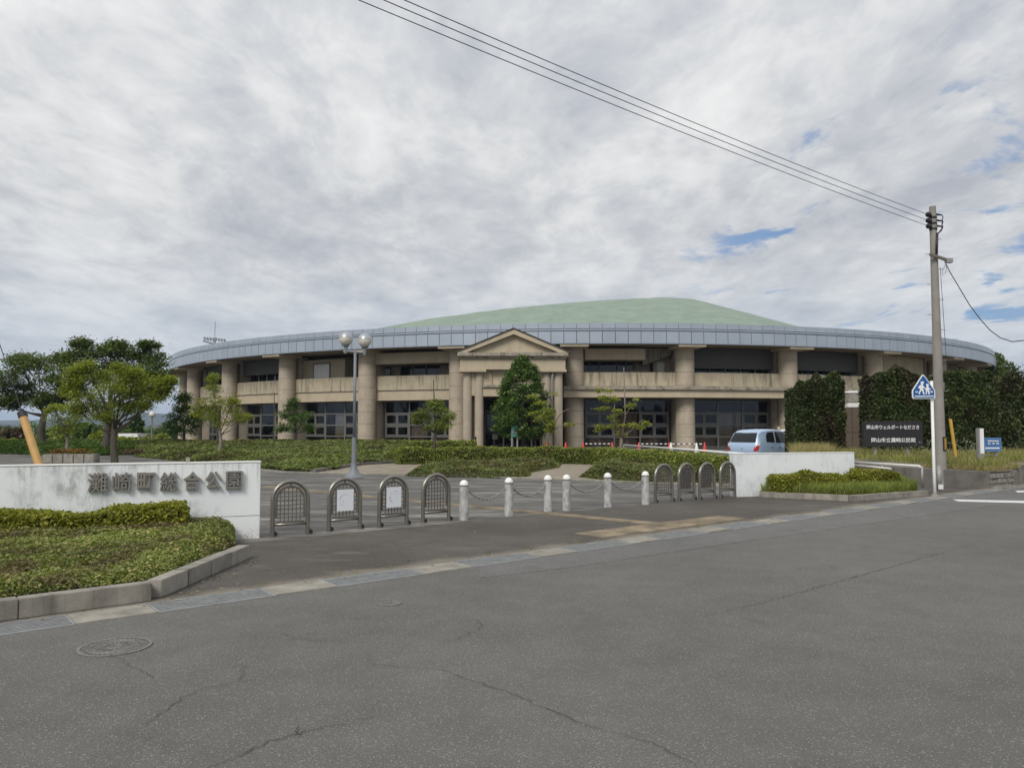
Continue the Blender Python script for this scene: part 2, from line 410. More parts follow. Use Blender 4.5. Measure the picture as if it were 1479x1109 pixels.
def mat_poster(seed):
    m, q, p, o = newmat('faded_map_poster'); P = q.n('ShaderNodeTexCoord').outputs['Object']
    n = q.noise(q.vmath('ADD', P, (seed, seed, 0)), 16, 4, .7); k = None
    for (cx, cz, r_, w_) in (((.0, .46, .095, .006), (.02, .44, .055, .004)) if seed < 2 else ((.02, .46, .10, .007), (.0, .45, .07, .004))):
        dd_ = q.vmath('LENGTH', q.vmath('SUBTRACT', P, (cx, -.026, cz)))
        ring = q.maprange(q.math('ABSOLUTE', q.math('SUBTRACT', q.math('ADD', dd_, q.math('MULTIPLY', n, .03)), r_+.015)), w_, w_*.3)
        k = ring if k is None else q.math('MAXIMUM', k, ring)
    sx = q.n('ShaderNodeSeparateXYZ'); q.put(sx.inputs[0], P)
    side = q.maprange(q.math('ADD', q.math('MULTIPLY', sx.outputs[0], -1.), q.math('MULTIPLY', sx.outputs[2], .8)), .27, .40)
    c = q.mix(q.math('MULTIPLY', q.math('MULTIPLY', k, q.maprange(n, .35, .6)), q.math('MULTIPLY', side, .8)), (.70, .72, .76), (.22, .17, .17))
    k2 = q.maprange(q.noise(q.vmath('ADD', P, (3, seed, 1)), 14, 4, .6), .58, .7)
    c = q.mix(q.math('MULTIPLY', k2, .25), c, (.66, .56, .52))
    q.put(p.inputs['Base Color'], c); p.inputs['Roughness'].default_value = .45
    return m
M['roof_rim'] = pm('roof_rim', (.06, .062, .055), .7, .1)

# foliage
L_dark = leafmat('zelkova_leaves', (.02, .032, .008), (.05, .068, .017), (.095, .105, .025), gain=2.3)
L_bright = leafmat('bright_green_leaves', (.085, .105, .014), (.16, .178, .022), (.20, .215, .04), .45, gain=1.7)
L_mid = leafmat('mid_green_leaves', (.025, .045, .012), (.055, .085, .02), (.085, .12, .03), gain=2.1)
L_cone = leafmat('dark_glossy_leaves', (.018, .034, .008), (.04, .066, .015), (.09, .125, .035), .35, .42, gain=2.0)
L_yell = leafmat('yellow_green_leaves', (.10, .125, .02), (.18, .19, .035), (.24, .21, .05), .4, gain=1.8)
L_hedge = leafmat('hedge_leaves', (.05, .068, .014), (.10, .115, .024), (.16, .14, .035), .3, gain=2.5)
L_hedge_d = leafmat('cypress_leaves', (.014, .023, .007), (.034, .047, .013), (.065, .066, .02), .25, patch=(.05, .042, .018), pscale=.55, gain=1.9)
L_cover = leafmat('ground_cover_leaves', (.04, .056, .017), (.088, .105, .032), (.15, .12, .05), .35, patch=(.12, .10, .045), pscale=.8, gain=2.0)
L_mound = leafmat('mound_cover_leaves', (.045, .06, .018), (.09, .108, .032), (.13, .13, .04), .35, patch=(.115, .11, .042), pscale=.5, gain=2.1)
L_fore = leafmat('dwarf_shrub_leaves', (.05, .062, .018), (.105, .118, .034), (.19, .15, .07), .35, patch=(.155, .125, .062), gain=2.6)
L_gold = leafmat('golden_shrub_leaves', (.09, .105, .014), (.20, .20, .025), (.26, .23, .04), .35)
L_grass = leafmat('grass_blades', (.09, .115, .025), (.16, .19, .04), (.22, .21, .07), .35)
L_dry = leafmat('dry_grass', (.16, .14, .055), (.26, .225, .10), (.34, .29, .15), .3)
L_orange = leafmat('orange_flowers', (.08, .08, .02), (.34, .14, .03), (.10, .10, .02), .3, gain=1.)
L_ivy = leafmat('ivy_leaves', (.035, .06, .012), (.075, .11, .02), (.11, .14, .03), .3, gain=1.9)
L_brown = leafmat('brown_dry_leaves', (.05, .035, .02), (.09, .06, .035), (.06, .07, .02), .2)
L_white = leafmat('white_flower_heads', (.6, .6, .5), (.7, .7, .62), None, .3, gain=1.)

# ------------------------------------------------------------------ leaf meshes
def leaf_obj(name, pts, size, mat, parent=None, up=.6, aspect=.55, vary=.35, dirs=None):
    pts = np.asarray(pts, dtype=np.float32); n = len(pts)
    nm = rng.normal(size=(n, 3)); nm /= np.linalg.norm(nm, axis=1, keepdims=True)
    nm[:, 2] = np.abs(nm[:, 2])+up
    if dirs is not None: nm += dirs
    nm /= np.linalg.norm(nm, axis=1, keepdims=True)
    t = np.cross(nm, rng.normal(size=(n, 3))); t /= (np.linalg.norm(t, axis=1, keepdims=True)+1e-9)
    b = np.cross(nm, t)
    L = size*(1+vary*rng.uniform(-1, 1, (n, 1))); Wd = L*aspect
    v = np.empty((n, 4, 3), np.float32)
    v[:, 0] = pts-t*L/2; v[:, 1] = pts+b*Wd/2+nm*L*.08; v[:, 2] = pts+t*L/2-nm*L*.1; v[:, 3] = pts-b*Wd/2+nm*L*.08
    return quads_obj(name, v, mat, parent)
def quads_obj(name, v, mat, parent=None):
    n = len(v)
    me = bpy.data.meshes.new(name); me.vertices.add(n*4); me.vertices.foreach_set('co', v.reshape(-1).astype(np.float32))
    me.loops.add(n*4); me.loops.foreach_set('vertex_index', np.arange(n*4, dtype=np.int32))
    me.polygons.add(n); me.polygons.foreach_set('loop_start', np.arange(0, n*4, 4, dtype=np.int32))
    me.materials.append(mat); me.update(calc_edges=True)
    return link(bpy.data.objects.new(name, me), parent)
def blade_obj(name, pts, h, wd, mat, parent=None, lean=.35):
    pts = np.asarray(pts, dtype=np.float32); n = len(pts)
    a = rng.uniform(0, 2*np.pi, n); hh = h*(1+.5*rng.uniform(-1, 1, n))
    dx, dy = np.cos(a), np.sin(a); ln = lean*hh*rng.uniform(.2, 1, n); b2 = rng.uniform(0, 2*np.pi, n)
    tip = pts+np.stack([np.cos(b2)*ln, np.sin(b2)*ln, hh], 1)
    mid = pts+np.stack([np.cos(b2)*ln*.3, np.sin(b2)*ln*.3, hh*.6], 1)
    off = np.stack([dx*wd/2, dy*wd/2, 0*dx], 1)
    v = np.empty((n, 4, 3), np.float32); v[:, 0] = pts-off*.7; v[:, 1] = mid-off*.6+off; v[:, 2] = tip; v[:, 3] = mid-off
    return quads_obj(name, v, mat, parent)
def blob_pts(c, rad, twigs, per, tr, flat=.6, shell=2.4):
    c = np.array(c, float); rad = np.array(rad, float)
    d_ = rng.normal(size=(twigs, 3)); d_ /= np.linalg.norm(d_, axis=1, keepdims=True)
    rr = rng.uniform(0, 1, (twigs, 1))**(1/shell)
    tw = c+d_*rr*rad
    p = np.repeat(tw, per, 0)+rng.normal(size=(twigs*per, 3))*np.array([tr, tr, tr*flat])*.6
    return p, tw

def tree(name, label, cat, base, trunk_top, trunk_r, blobs, Y, lsize, lmat, bark, twigs=26, per=26, tr=.22, limbs=True, flat=.55, group=None, leader=None, fork=None, up=.6, aspect=.55, shell=2.4):
    """blobs: (px, py, rx_px, ry_px, dY) read off the photograph at the tree's distance Y"""
    base = Vector(base); k = Y/FPX
    root = empty(name, base, 0, label, cat, group)
    P = []; LM = MB()
    top = Vector(trunk_top)-base
    bend = Vector((random.uniform(-.06, .06), random.uniform(-.06, .06), 0))*top.length
    LM.tube([(0, 0, -.05), Vector((0, 0, 0))+top*.08, top*.5+bend, top], [trunk_r*1.5, trunk_r*1.1, trunk_r*.9, trunk_r*.7], 9)
    for (px, py, rx, ry, dY) in blobs:
        c = at(px, py, Y+dY)-base; rad = (rx*k, rx*k*.95, ry*k)
        p, tw = blob_pts(c, rad, twigs, per, tr, flat, shell); P.append(p)
        if limbs:
            st = top if fork is None else top*random.uniform(fork, 1.)
            m1 = st.lerp(c, .5)+Vector((random.uniform(-.1, .1), random.uniform(-.1, .1), -.12*(c-st).length))
            r0 = trunk_r*.34
            LM.tube([st-top*.02, m1, c], [r0, r0*.6, r0*.25], 6)
            for q in tw[:9]:
                q = Vector(q); s0 = m1.lerp(c, random.uniform(.3, 1))
                LM.tube([s0, s0.lerp(q, .5)+Vector((0, 0, -.03)), q], [r0*.25, r0*.17, r0*.07], 4, cap=False)
    if leader: LM.tube([top*.9, leader-base], [trunk_r*.45, trunk_r*.25], 6)
    LM.build('trunk', bark, root, smooth=True)
    leaf_obj('crown', np.concatenate(P), lsize, lmat, root, up=up, aspect=aspect)
    return root

def inpoly(P, poly):
    x, y = P[:, 0], P[:, 1]; r_ = np.zeros(len(P), bool); n = len(poly); j = n-1
    for i in range(n):
        xi, yi = poly[i][0], poly[i][1]; xj, yj = poly[j][0], poly[j][1]
        c = ((yi > y) != (yj > y)) & (x < (xj-xi)*(y-yi)/(yj-yi+1e-12)+xi); r_ ^= c; j = i
    return r_
def edge_dist(P, poly):
    d_ = np.full(len(P), 1e9); n = len(poly)
    for i in range(n):
        a = np.array(poly[i][:2]); b = np.array(poly[(i+1) % n][:2]); ab = b-a
        t = np.clip(((P[:, :2]-a)@ab)/(ab@ab+1e-12), 0, 1)
        d_ = np.minimum(d_, np.hypot(*(P[:, :2]-a-t[:, None]*ab).T))
    return d_
def sample_poly(poly, n):
    q = np.array([p[:2] for p in poly]); lo, hi = q.min(0), q.max(0); out_ = []; c = 0
    while c < n:
        p = rng.uniform(lo, hi, (n*2, 2)); p = p[inpoly(p, poly)]; out_.append(p); c += len(p)
    return np.concatenate(out_)[:n]
def bumps(xy, f=1.7, seed=0.):
    x, y = xy[:, 0]*f+seed, xy[:, 1]*f+seed*1.7
    return (np.sin(x*1.3+1.7*np.sin(y*.9))+np.sin(y*1.7+1.3*np.sin(x*.7))+.6*np.sin(x*3.1+y*2.3)+.6*np.sin(y*3.7-x*2.9))/3.2
def sheet(name, poly, z, mat, kind='structure', parent=None):
    mb = MB(); mb.add([(p[0], p[1], p[2] if z is None else z) for p in poly], [tuple(range(len(poly)))])
    o = mb.build(name, mat, parent)
    me = o.data
    if me.polygons[0].normal.z < 0: me.flip_normals()
    if kind: o['kind'] = kind
    return o

# ------------------------------------------------------------------ ground, road, gutter
O2 = Vector((-3.93, 6.0, 0)); T = Vector((.7703, .6377, 0)); N = Vector((-.6377, .7703, 0))
def rd(s_, n_, z=0.): v = O2+T*s_+N*n_; return Vector((v.x, v.y, z))
ROT = math.atan2(T.y, T.x)
ground_m = pm('grassy_earth', (.085, .09, .04), .95, .3, .4)
sheet('ground', [(-3500, -3500), (3500, -3500), (3500, 4500), (-3500, 4500)], -.03, ground_m)
sheet('road', [rd(-60, 0), rd(-60, -12), rd(90, -12), rd(90, 0)], 0., M['asphalt'])
mb = MB(); mb.prism([rd(4.6, -.02), rd(4.2, -.55), rd(5.4, -.72), rd(7.2, -.78), rd(22, -1.45), rd(22, -.02)], -.012, .004); o = mb.build('asphalt_patch', M['asphalt_new']); o['kind'] = 'structure'
sheet('driveway', [rd(-60, .42), rd(90, .42), rd(90, 3.45), rd(-60, 3.45)], .002, M['apron'])
sheet('plaza', [rd(-60, 3.45), rd(90, 3.45), (75, 75, 0), (-75, 75, 0)], .003, M['plaza'])
for k in range(-9, 17):                                        # gutter: concrete covers and steel grates by turns
    s0 = 1.15+1.69*k
    mb = MB(); mb.box((0, 0, -.04), (.64-.012, .42-.01, .1))
    if k == -9:
        slab_me = None
    c = rd(s0+1.05+.32, .21)
    if slab_me is None:
        gut = empty('gutter', (0, 0, 0)); gut['kind'] = 'structure'
        so = mb.build('gutter_slab', M['gutter'], gut, bevel=.006); slab_me = so.data; COL.objects.unlink(so); bpy.data.objects.remove(so)
        g = MB()
        for j in range(8): g.box((0, -.175+.05*j, .001), (1.04, .016, .010))
        for j in range(22): g.box((-.5+j/21., 0, -.012), (.008, .39, .012))
        for sy in (-1, 1): g.box((0, sy*.2, -.006), (1.045, .014, .026))
        for sx in (-1, 1): g.box((sx*.52, 0, -.006), (.014, .386, .026))
        go = g.build('grate', M['grate'], gut); grate_me = go.data; bpy.data.objects.remove(go)
        sheet('drain_channel', [rd(-20, .0), rd(32, .0), rd(32, .42), rd(-20, .42)], -.024, M['grate_dark'], None, gut)
    sub('gutter_slab', slab_me, gut, (c.x, c.y, .002+random.uniform(-.003, .003)), (0, 0, ROT))
    c = rd(s0+.525, .21)
    sub('grate', grate_me, gut, (c.x, c.y, .0), (0, 0, ROT))
# cracks and markings
def strip(name, pts, wpx, mat, z=.008, jag=.02):
    P = [G(*p) for p in pts]; Q = []
    for a, b in zip(P[:-1], P[1:]):
        m = max(2, int((b-a).length/.045))
        for i in range(m): Q.append(a.lerp(b, i/m)+Vector((random.gauss(0, jag), random.gauss(0, jag), 0))*(i > 0))
    Q.append(P[-1]); mb = MB(); vs = []; n = len(Q)
    for i, q in enumerate(Q):
        t = (Q[min(i+1, n-1)]-Q[max(i-1, 0)]).normalized(); sd = Vector((-t.y, t.x, 0))
        ww = wpx*(.35+.65*math.sin(math.pi*(i+.5)/n)**.5)*random.uniform(.4, 1.3)/2
        vs += [(q+sd*ww).to_tuple()[:2]+(z,), (q-sd*ww).to_tuple()[:2]+(z,)]
    mb.add(vs, [(2*i, 2*i+1, 2*i+3, 2*i+2) for i in range(n-1)])
    o = mb.build(name, mat); o['kind'] = 'structure'
strip('crack', [(528, 945), (540, 960), (575, 963), (630, 967), (660, 975), (700, 990), (740, 1003), (790, 1024), (850, 1050), (900, 1062), (950, 1078), (1005, 1108)], .0052, M['crack'], jag=.012)
strip('crack', [(260, 1125), (330, 1098), (380, 1078), (420, 1062), (440, 1056), (480, 1050), (540, 1035)], .0065, M['crack'], jag=.013)
strip('crack', [(432, 1064), (431, 1052)], .008, M['crack'], .012)
strip('crack', [(205, 1050), (240, 1028), (262, 1012), (270, 1005), (300, 994), (340, 985), (385, 978)], .005, M['crack'], jag=.012)
strip('crack', [(340, 962), (352, 975), (344, 984)], .006, M['crack'], .012)
strip('crack', [(640, 930), (670, 918), (697, 905), (688, 895)], .006, M['crack_soft'])
strip('crack', [(160, 945), (190, 965), (222, 980)], .0052, M['crack'], jag=.012)
strip('crack', [(395, 915), (440, 923), (500, 928)], .005, M['crack_soft'])
strip('crack', [(1015, 890), (1060, 880), (1110, 868), (1165, 853), (1230, 835), (1300, 815), (1410, 785)], .008, M['crack_soft'], jag=.01)
strip('crack', [(1050, 886), (1080, 893), (1110, 902)], .006, M['crack_soft'], .012)
def pxsheet(name, pts, z, mat): return sheet(name, [G(*p) for p in pts], z, mat)
pxsheet('road_marking', [(1376, 721.5), (1384, 724.5), (1500, 727.5), (1500, 724)], .009, M['marking'])
pxsheet('road_marking', [(1466, 709), (1470, 711.5), (1510, 710), (1510, 708)], .009, M['marking'])

# manholes
def manhole(px, py, rad, rings, ribs, label):
    c = G(px, py); root = empty('manhole_cover', (c.x, c.y, .004), .3, label, 'manhole cover')
    mb = MB(); mb.lathe([(rad, -.02), (rad, .004), (rad*.9, .004), (rad*.9, -.004)], 40); mb.build('rim', M['manhole'], root)
    mb = MB(); mb.lathe([(rad*.885, -.02), (rad*.885, .0)], 40); mb.build('lid', M['conc_dark'], root)
    mb = MB()
    for r_ in rings:
        mb.tube([(r_*rad*math.cos(a*math.pi/20), r_*rad*math.sin(a*math.pi/20), .001) for a in range(40)], rad*.022, 4, closed=True)
    for r0, r1, n in ribs:
        for i in range(n):
            a = 2*math.pi*i/n; mb.bar((r0*rad*math.cos(a), r0*rad*math.sin(a), .002), (r1*rad*math.cos(a), r1*rad*math.sin(a), .002), rad*.05, .006)
    mb.build('relief', M['manhole'], root)
manhole(166, 934, .25, (.72, .6, .2), ((.76, .86, 36), (.26, .55, 18), (.62, .70, 30)), 'large round iron manhole cover with ribbed rings, by the left gutter')
manhole(562, 871, .115, (.6,), ((.1, .55, 6),), 'small round iron valve cover alone in the asphalt')

# tactile paving: tiles
tac = empty('tactile_paving', (0, 0, 0)); tac['kind'] = 'structure'
mb = MB(); mb.box((0, 0, 0), (.292, .292, .02))
for i in range(5):
    for j in range(5): mb.box((-.116+.058*i, -.116+.058*j, .0105), (.022, .022, .005))
to = mb.build('tile', M['tactile'], tac); tile_me = to.data; bpy.data.objects.remove(to)
for i in range(12):
    for j in range(2):
        q = rd(7.5+.3*i, .80+.3*j); sub('tile', tile_me, tac, (q.x, q.y, .001+random.uniform(0, .002)), (0, 0, ROT))
a, b = G(950, 757), G(378, 702.5); n = int((b-a).length/.3); dirr = math.atan2((b-a).y, (b-a).x)
for i in range(n):
    q = a.lerp(b, i/n); sub('tile', tile_me, tac, (q.x, q.y, .0035+random.uniform(0, .002)), (0, 0, dirr))

# ------------------------------------------------------------------ the arena building
C0 = Vector((7.0, 98.63, 0))
arena = empty('arena_building', C0, 0, 'round beige sports hall with metal fascia and low green roof', 'building')
def arcp(name, mat, segs, parent=arena, smooth=False):
    mb = MB()
    for s_ in segs: mb.arc(*s_)
    return mb.build(name, mat, parent)
colphi = [-68, -56.47, -44.27, -33.59, -23.3, -13.94, -3.39, 6.55, 16.74, 27.3, 39.07, 50.]
RC = 45.0
cm = MB(); rr = .68
prof = []
for z in (0, .88, .9, .92, 1.78, 1.80, 1.82, 2.68, 2.70, 2.72, 3.58, 3.60, 3.62, 4.48, 4.5, 4.52, 5.38, 5.40, 5.42, 6.28, 6.3, 6.32, 7.08):
    prof.append((rr-(.028 if z in (.9, 1.8, 2.7, 3.6, 4.5, 5.4, 6.3) else 0), z))
cm.lathe(prof, 28)
co = cm.build('column', M['column'], arena, smooth=True, auto=40); col_me = co.data; bpy.data.objects.remove(co)
bm_ = MB(); bm_.box((0, -.55, 7.17), (1.95, 2.3, .2)); bo = bm_.build('bracket', M['wall_beige'], arena); br_me = bo.data; bpy.data.objects.remove(bo)
fi = MB(); fi.box((0, 1.2, 3.6), (.95, 1.0, 7.2)); fo = fi.build('fin', M['column'], arena); fin_me = fo.data; bpy.data.objects.remove(fo)
def pol(phi, r_, z=0): return Vector((r_*math.sin(R(phi)), -r_*math.cos(R(phi)), z))
for ph in colphi:
    p = pol(ph, RC)
    sub('column', col_me, arena, p); sub('bracket', br_me, arena, p, (0, 0, R(ph)))
    f_ = sub('fin', fin_me, arena, p, (0, 0, R(ph)))
# core, soffit, roofs
arcp('core_wall', M['wall_beige'], [(41.2, 41.6, -180, -10.9, 0, 8.4, 80), (41.2, 41.6, -6.6, 180, 0, 8.4, 80), (41.2, 41.6, -10.9, -6.6, 3.4, 8.4, 6)])
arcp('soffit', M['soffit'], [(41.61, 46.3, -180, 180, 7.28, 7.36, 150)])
arcp('ring_roof', M['roof_flat'], [(30, 46.5, -180, 180, 8.42, 8.5, 150)])
arcp('fascia_band', M['fascia_gap'], [(46.31, 46.6, -180, 180, 7.25, 8.6, 240)])
arcp('fascia_lip', M['fascia'], [(46.605, 46.79, -180, 58.5, 7.235, 7.275, 200)])
arcp('fascia_strip', M['fascia'], [(46.605, 46.8, -180, 58.5, 8.135, 8.235, 200)])
STEP = 1.07
fm = MB(); fm.arc(46.61, 46.77, -STEP/2+.022, STEP/2-.022, 7.29, 8.085, 1); fo = fm.build('fascia_panel', M['fascia'], arena); fas_me = fo.data; bpy.data.objects.remove(fo)
fm = MB(); fm.arc(46.3, 46.7, -STEP/2+.015, STEP/2-.015, 8.29, 8.66, 1); fo = fm.build('coping_panel', M['fascia'], arena); cop_me = fo.data; bpy.data.objects.remove(fo)
ph = -69.
while ph < 58.2:
    sub('fascia_panel', fas_me, arena, (0, 0, 0), (0, 0, R(ph))); sub('coping_panel', cop_me, arena, (0, 0, 0), (0, 0, R(ph))); ph += STEP
arcp('fascia_rear', M['fascia'], [(46.61, 46.77, 59, 290.4, 7.29, 8.085, 120), (46.3, 46.7, 59, 290.4, 8.29, 8.66, 120)])
# low green shell roof
def roof():
    mb = MB(); nx, ny = 90, 60; x0, x1, y0, y1 = -40, 40, -42, 36
    sil = [(-34, 11.6), (-16.7, 13.95), (-8.5, 15.35), (-.4, 16.35), (6, 16.95), (12, 17.4), (16, 17.62), (19.3, 17.72), (22.2, 17.62), (35.1, 14.25), (50, 10.2)]
    xs = [p[0] for p in sil]; zs = [p[1] for p in sil]
    vs = []
    for j in range(ny+1):
        for i in range(nx+1):
            rr_ = 41.5*i/nx; aa = 2*math.pi*j/ny
            X = C0.x+rr_*math.cos(aa); Y = C0.y+rr_*math.sin(aa)
            z = float(np.interp(X, xs, zs))-.25*abs(min(0, Y-95)) - .22*max(0, Y-99)
            vs.append((X-C0.x, Y-C0.y, max(z, 8.3)))
    fs = [(j*(nx+1)+i, j*(nx+1)+i+1, (j+1)*(nx+1)+i+1, (j+1)*(nx+1)+i) for j in range(ny) for i in range(nx)]
    mb.add(vs, fs); o = mb.build('roof', M['roof'], arena)
    bm = bmesh.new(); bm.from_mesh(o.data); bmesh.ops.remove_doubles(bm, verts=bm.verts, dist=.001); bmesh.ops.recalc_face_normals(bm, faces=bm.faces); bm.to_mesh(o.data); bm.free()
roof()
# bays ------------------------------------------------------------
def glazing(a, b, z0=.12, z1=3.55, r_=43.7):
    wa = (b-a)*math.pi/180*r_
    f = MB()
    def bar(p0, p1, za, zb, dr=.06): f.arc(r_-dr, r_+dr, p0, p1, za, zb)
    dg = lambda m_: m_/r_*180/math.pi
    H = z1-z0; rows = [z0, z0+.22*H, z0+.47*H, z0+.73*H, z1]
    cols = [a, a+(b-a)*.345, a+(b-a)*.655, b]
    hw = dg(.05)
    for p in cols: bar(max(a, p-hw), min(b, p+hw), z0, z1, .07)
    for z in rows:
        zc = min(max(z, z0+.045), z1-.045); bar(a, b, zc-.04, zc+.04, .055)
    frame = f.build('window_frame', M['frame'], arena)
    def pane(p0, p1, za, zb, mat, dr=0.): 
        q = MB(); q.arc(r_-.012+dr, r_+.012+dr, p0, p1, za, zb); q.build('pane', mat, frame)
    for ci in range(3):
        p0, p1 = cols[ci]+hw, cols[ci+1]-hw
        pane(p0, p1, rows[3]+.045, rows[4]-.09, M['glass_dark'])
        for ri in (1, 2):
            za, zb = rows[ri]+.045, rows[ri+1]-.045
            if ci == 1: pane(p0, p1, za, zb, M['glass'])
            else:
                mid_ = (p0+p1)/2
                for (u0, u1) in ((p0, mid_), (mid_, p1)):
                    q = MB(); g_ = dg(.072); e = dg(.03)
                    for (aa, bb, zc, zd) in ((u0+e*.6, u0+g_*1.3, za+.03, zb-.03), (u1-g_*1.3, u1-e*.6, za+.03, zb-.03), (u0+g_*1.3, u1-g_*1.3, za+.03, za+.10), (u0+g_*1.3, u1-g_*1.3, zb-.10, zb-.03)):
                        q.arc(r_-.03, r_+.075, aa, bb, zc, zd, 1)
                    q.arc(r_-.02, r_+.02, u0, u0+e*.6, za, zb, 1); q.arc(r_-.02, r_+.02, u1-e*.6, u1, za, zb, 1)
                    q.arc(r_-.02, r_+.02, u0+e*.6, u1-e*.6, za, za+.03, 1); q.arc(r_-.02, r_+.02, u0+e*.6, u1-e*.6, zb-.03, zb, 1)
                    q.build('sash', M['frame'], frame)
                    pane(u0+g_*1.3, u1-g_*1.3, za+.10, zb-.10, M['glass_dark'])
        pane(p0, (p0+p1)/2-dg(.02), rows[0]+.09, rows[1]-.045, M['glass']); pane((p0+p1)/2+dg(.02), p1, rows[0]+.09, rows[1]-.045, M['glass'])
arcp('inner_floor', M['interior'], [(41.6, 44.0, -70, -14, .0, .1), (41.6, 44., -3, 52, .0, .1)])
def bay_base(i, wide=False):
    a, b = colphi[i], colphi[i+1]; m_ = .86/45*180/math.pi*.9
    return a+m_*1.05, b-m_*1.05
for i in (0, 1, 2, 3, 4, 6, 7, 8):
    a, b = bay_base(i)
    if i == 4: b = colphi[5]-.5
    glazing(a, b)
    segs = []; p_ = a+.08
    while p_ < b-.3:
        w_ = random.uniform(.9, 2.2); segs.append((43.5, 43.53, p_, min(p_+w_, b-.08), .16, random.choice((2.58, 2.6, 2.62)), max(1, int(w_/.6)))); p_ += w_+random.choice((.02, .02, .05, .3, .45))
    arcp('blinds', M['curtain'], segs)
for i in (0, 1, 2, 3, 4):
    a, b = bay_base(i)
    if i == 4: b = colphi[5]-.4
    rb = 44.6
    arcp('beam', M['wall_beige'], [(43.5, rb, a-.5, b+.5, 3.56, 4.32)])
    arcp('parapet', M['parapet'], [(rb-.32, rb+(.05 if i > 2 else 0), a-.5, b+.5, 4.33, 5.38)])
    arcp('ledge', M['cornice'], [(rb-.34, rb+.09, a-.5, b+.5, 4.30, 4.35)])
arcp('balcony_floor', M['cornice'], [(41.6, 44.2, -70, -14.2, 4.1, 4.3), (41.6, 44.2, -3.3, 51, 4.1, 4.3)])
# right-hand run: continuous beam and cornice standing forward of the columns
a, b = colphi[6]-.9, 20.5
arcp('beam', M['wall_beige'], [(43.5, 46.25, a, 40, 3.62, 4.14)])
arcp('cornice', M['cornice'], [(43.5, 46.42, a, 40, 4.145, 4.27), (43.5, 46.3, a, 40, 4.275, 4.40)])
for i in (6, 7, 8):
    p0, p1 = bay_base(i)
    arcp('parapet', M['parapet'], [(44.7, 45.0, p0-.6, p1+.6, 4.41, 5.42)])
for i in (1, 2, 7, 8):
    a, b = bay_base(i)
    sh = MB(); nsl = 22
    z0 = 5.98 if i in (1, 2) else 5.78
    for k in range(nsl): 
        za = z0+(7.25-z0)*k/nsl; sh.arc(44.02, 44.14 if k % 2 else 44.11, a-.2, b+.2, za, z0+(7.25-z0)*(k+1)/nsl, 6)
    sh.build('shutter', M['shutter'], arena)
    arcp('rear_window', M['glass_dark'], [(43.0, 43.02, a, b, 4.9, 6.2)])
    mb = MB()
    for k in range(5): mb.arc(43.05, 43.12, a+(b-a)*(k+.5)/5-.06, a+(b-a)*(k+.5)/5+.06, 4.9, 6.2, 1)
    mb.build('mullion', M['white_metal'] if i in (2, 7) else M['frame'], arena)
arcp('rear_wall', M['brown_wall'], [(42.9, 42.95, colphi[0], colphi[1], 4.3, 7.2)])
# bay 3: stair enclosure with a white double door
arcp('stair_enclosure', M['wall_beige'], [(41.6, 43.8, -33.0, -27.2, 4.3, 6.92)])
mb = MB(); mb.arc(43.81, 43.86, -31.3, -30.27, 4.9, 6.55, 2); mb.build('door', M['white'], arena)
mb = MB(); mb.arc(43.81, 43.86, -30.23, -29.2, 4.9, 6.55, 2); mb.build('door', M['white'], arena)
arcp('door_frame', M['frame'], [(43.8, 43.88, -31.42, -31.31, 4.9, 6.65, 1), (43.8, 43.88, -29.19, -29.08, 4.9, 6.65, 1), (43.8, 43.88, -31.31, -29.19, 6.56, 6.65, 2)])
arcp('upper_wall', M['wall_beige'], [(41.7, 42.2, -27.2, -23.6, 6.2, 7.24), (41.7, 42.0, -33., -27.2, 6.925, 7.24)])
arcp('rear_window', M['glass_dark'], [(41.75, 41.8, -27.2, -23.4, 5.0, 6.2)])
# bay 4
arcp('upper_wall', M['wall_beige'], [(42.9, 44.9, -22.6, -14.6, 6.25, 7.06)])
arcp('rear_wall', M['column'], [(42.3, 42.5, -22.6, -21.6, 4.3, 6.25), (42.3, 42.5, -17., -15.8, 4.3, 6.25)])
for (p0, p1) in ((-21.6, -20.2), (-20.1, -18.7), (-18.6, -17.1), (-15.7, -14.2)):
    arcp('rear_window', M['glass_dark'], [(42.3, 42.33, p0, p1, 4.9, 6.25, 2)])
    arcp('mullion', M['frame'], [(42.3, 42.4, p1, p1+.1, 4.9, 6.25, 1), (42.34, 42.4, p0, p1, 4.84, 4.92, 2)])
# bay 6
arcp('upper_wall', M['wall_beige'], [(42.9, 44.9, -2.4, 3.02, 6.3, 7.1)])
for (p0, p1) in ((-2.5, -1.9), (-1.8, -.95), (-.8, .85), (1.0, 1.75), (1.85, 2.5)):
    arcp('rear_window', M['glass_dark'], [(42.5, 42.53, p0, p1, 5.35, 6.3, 1)])
    arcp('mullion', M['frame'], [(42.48, 42.6, p1, p1+.12, 5.3, 6.3, 1), (42.54, 42.6, p0, p1, 5.27, 5.35, 1)])
arcp('rear_wall', M['column'], [(42.3, 42.47, -2.6, 4.2, 4.3, 6.3)])
rb = MB(); n = 15
for k in range(n):                                              # ribbed stair soffit
    p0 = 3.06+(6.0-3.06)*k/n; p1 = p0+(6.0-3.06)/n-.03; z0 = 6.0+.85*(k/n); rb.arc(43.2, 44.0+.02*(k % 2), p0, p1, z0, 7.2, 1)
rb.build('stair_soffit', M['cornice'], arena)
arcp('stair_wall', M['wall_beige'], [(42.6, 43., 4.4, 6.2, 4.3, 6.9)])
arcp('door', M['white'], [(43.01, 43.05, 4.75, 5.45, 4.4, 6.3, 1)])
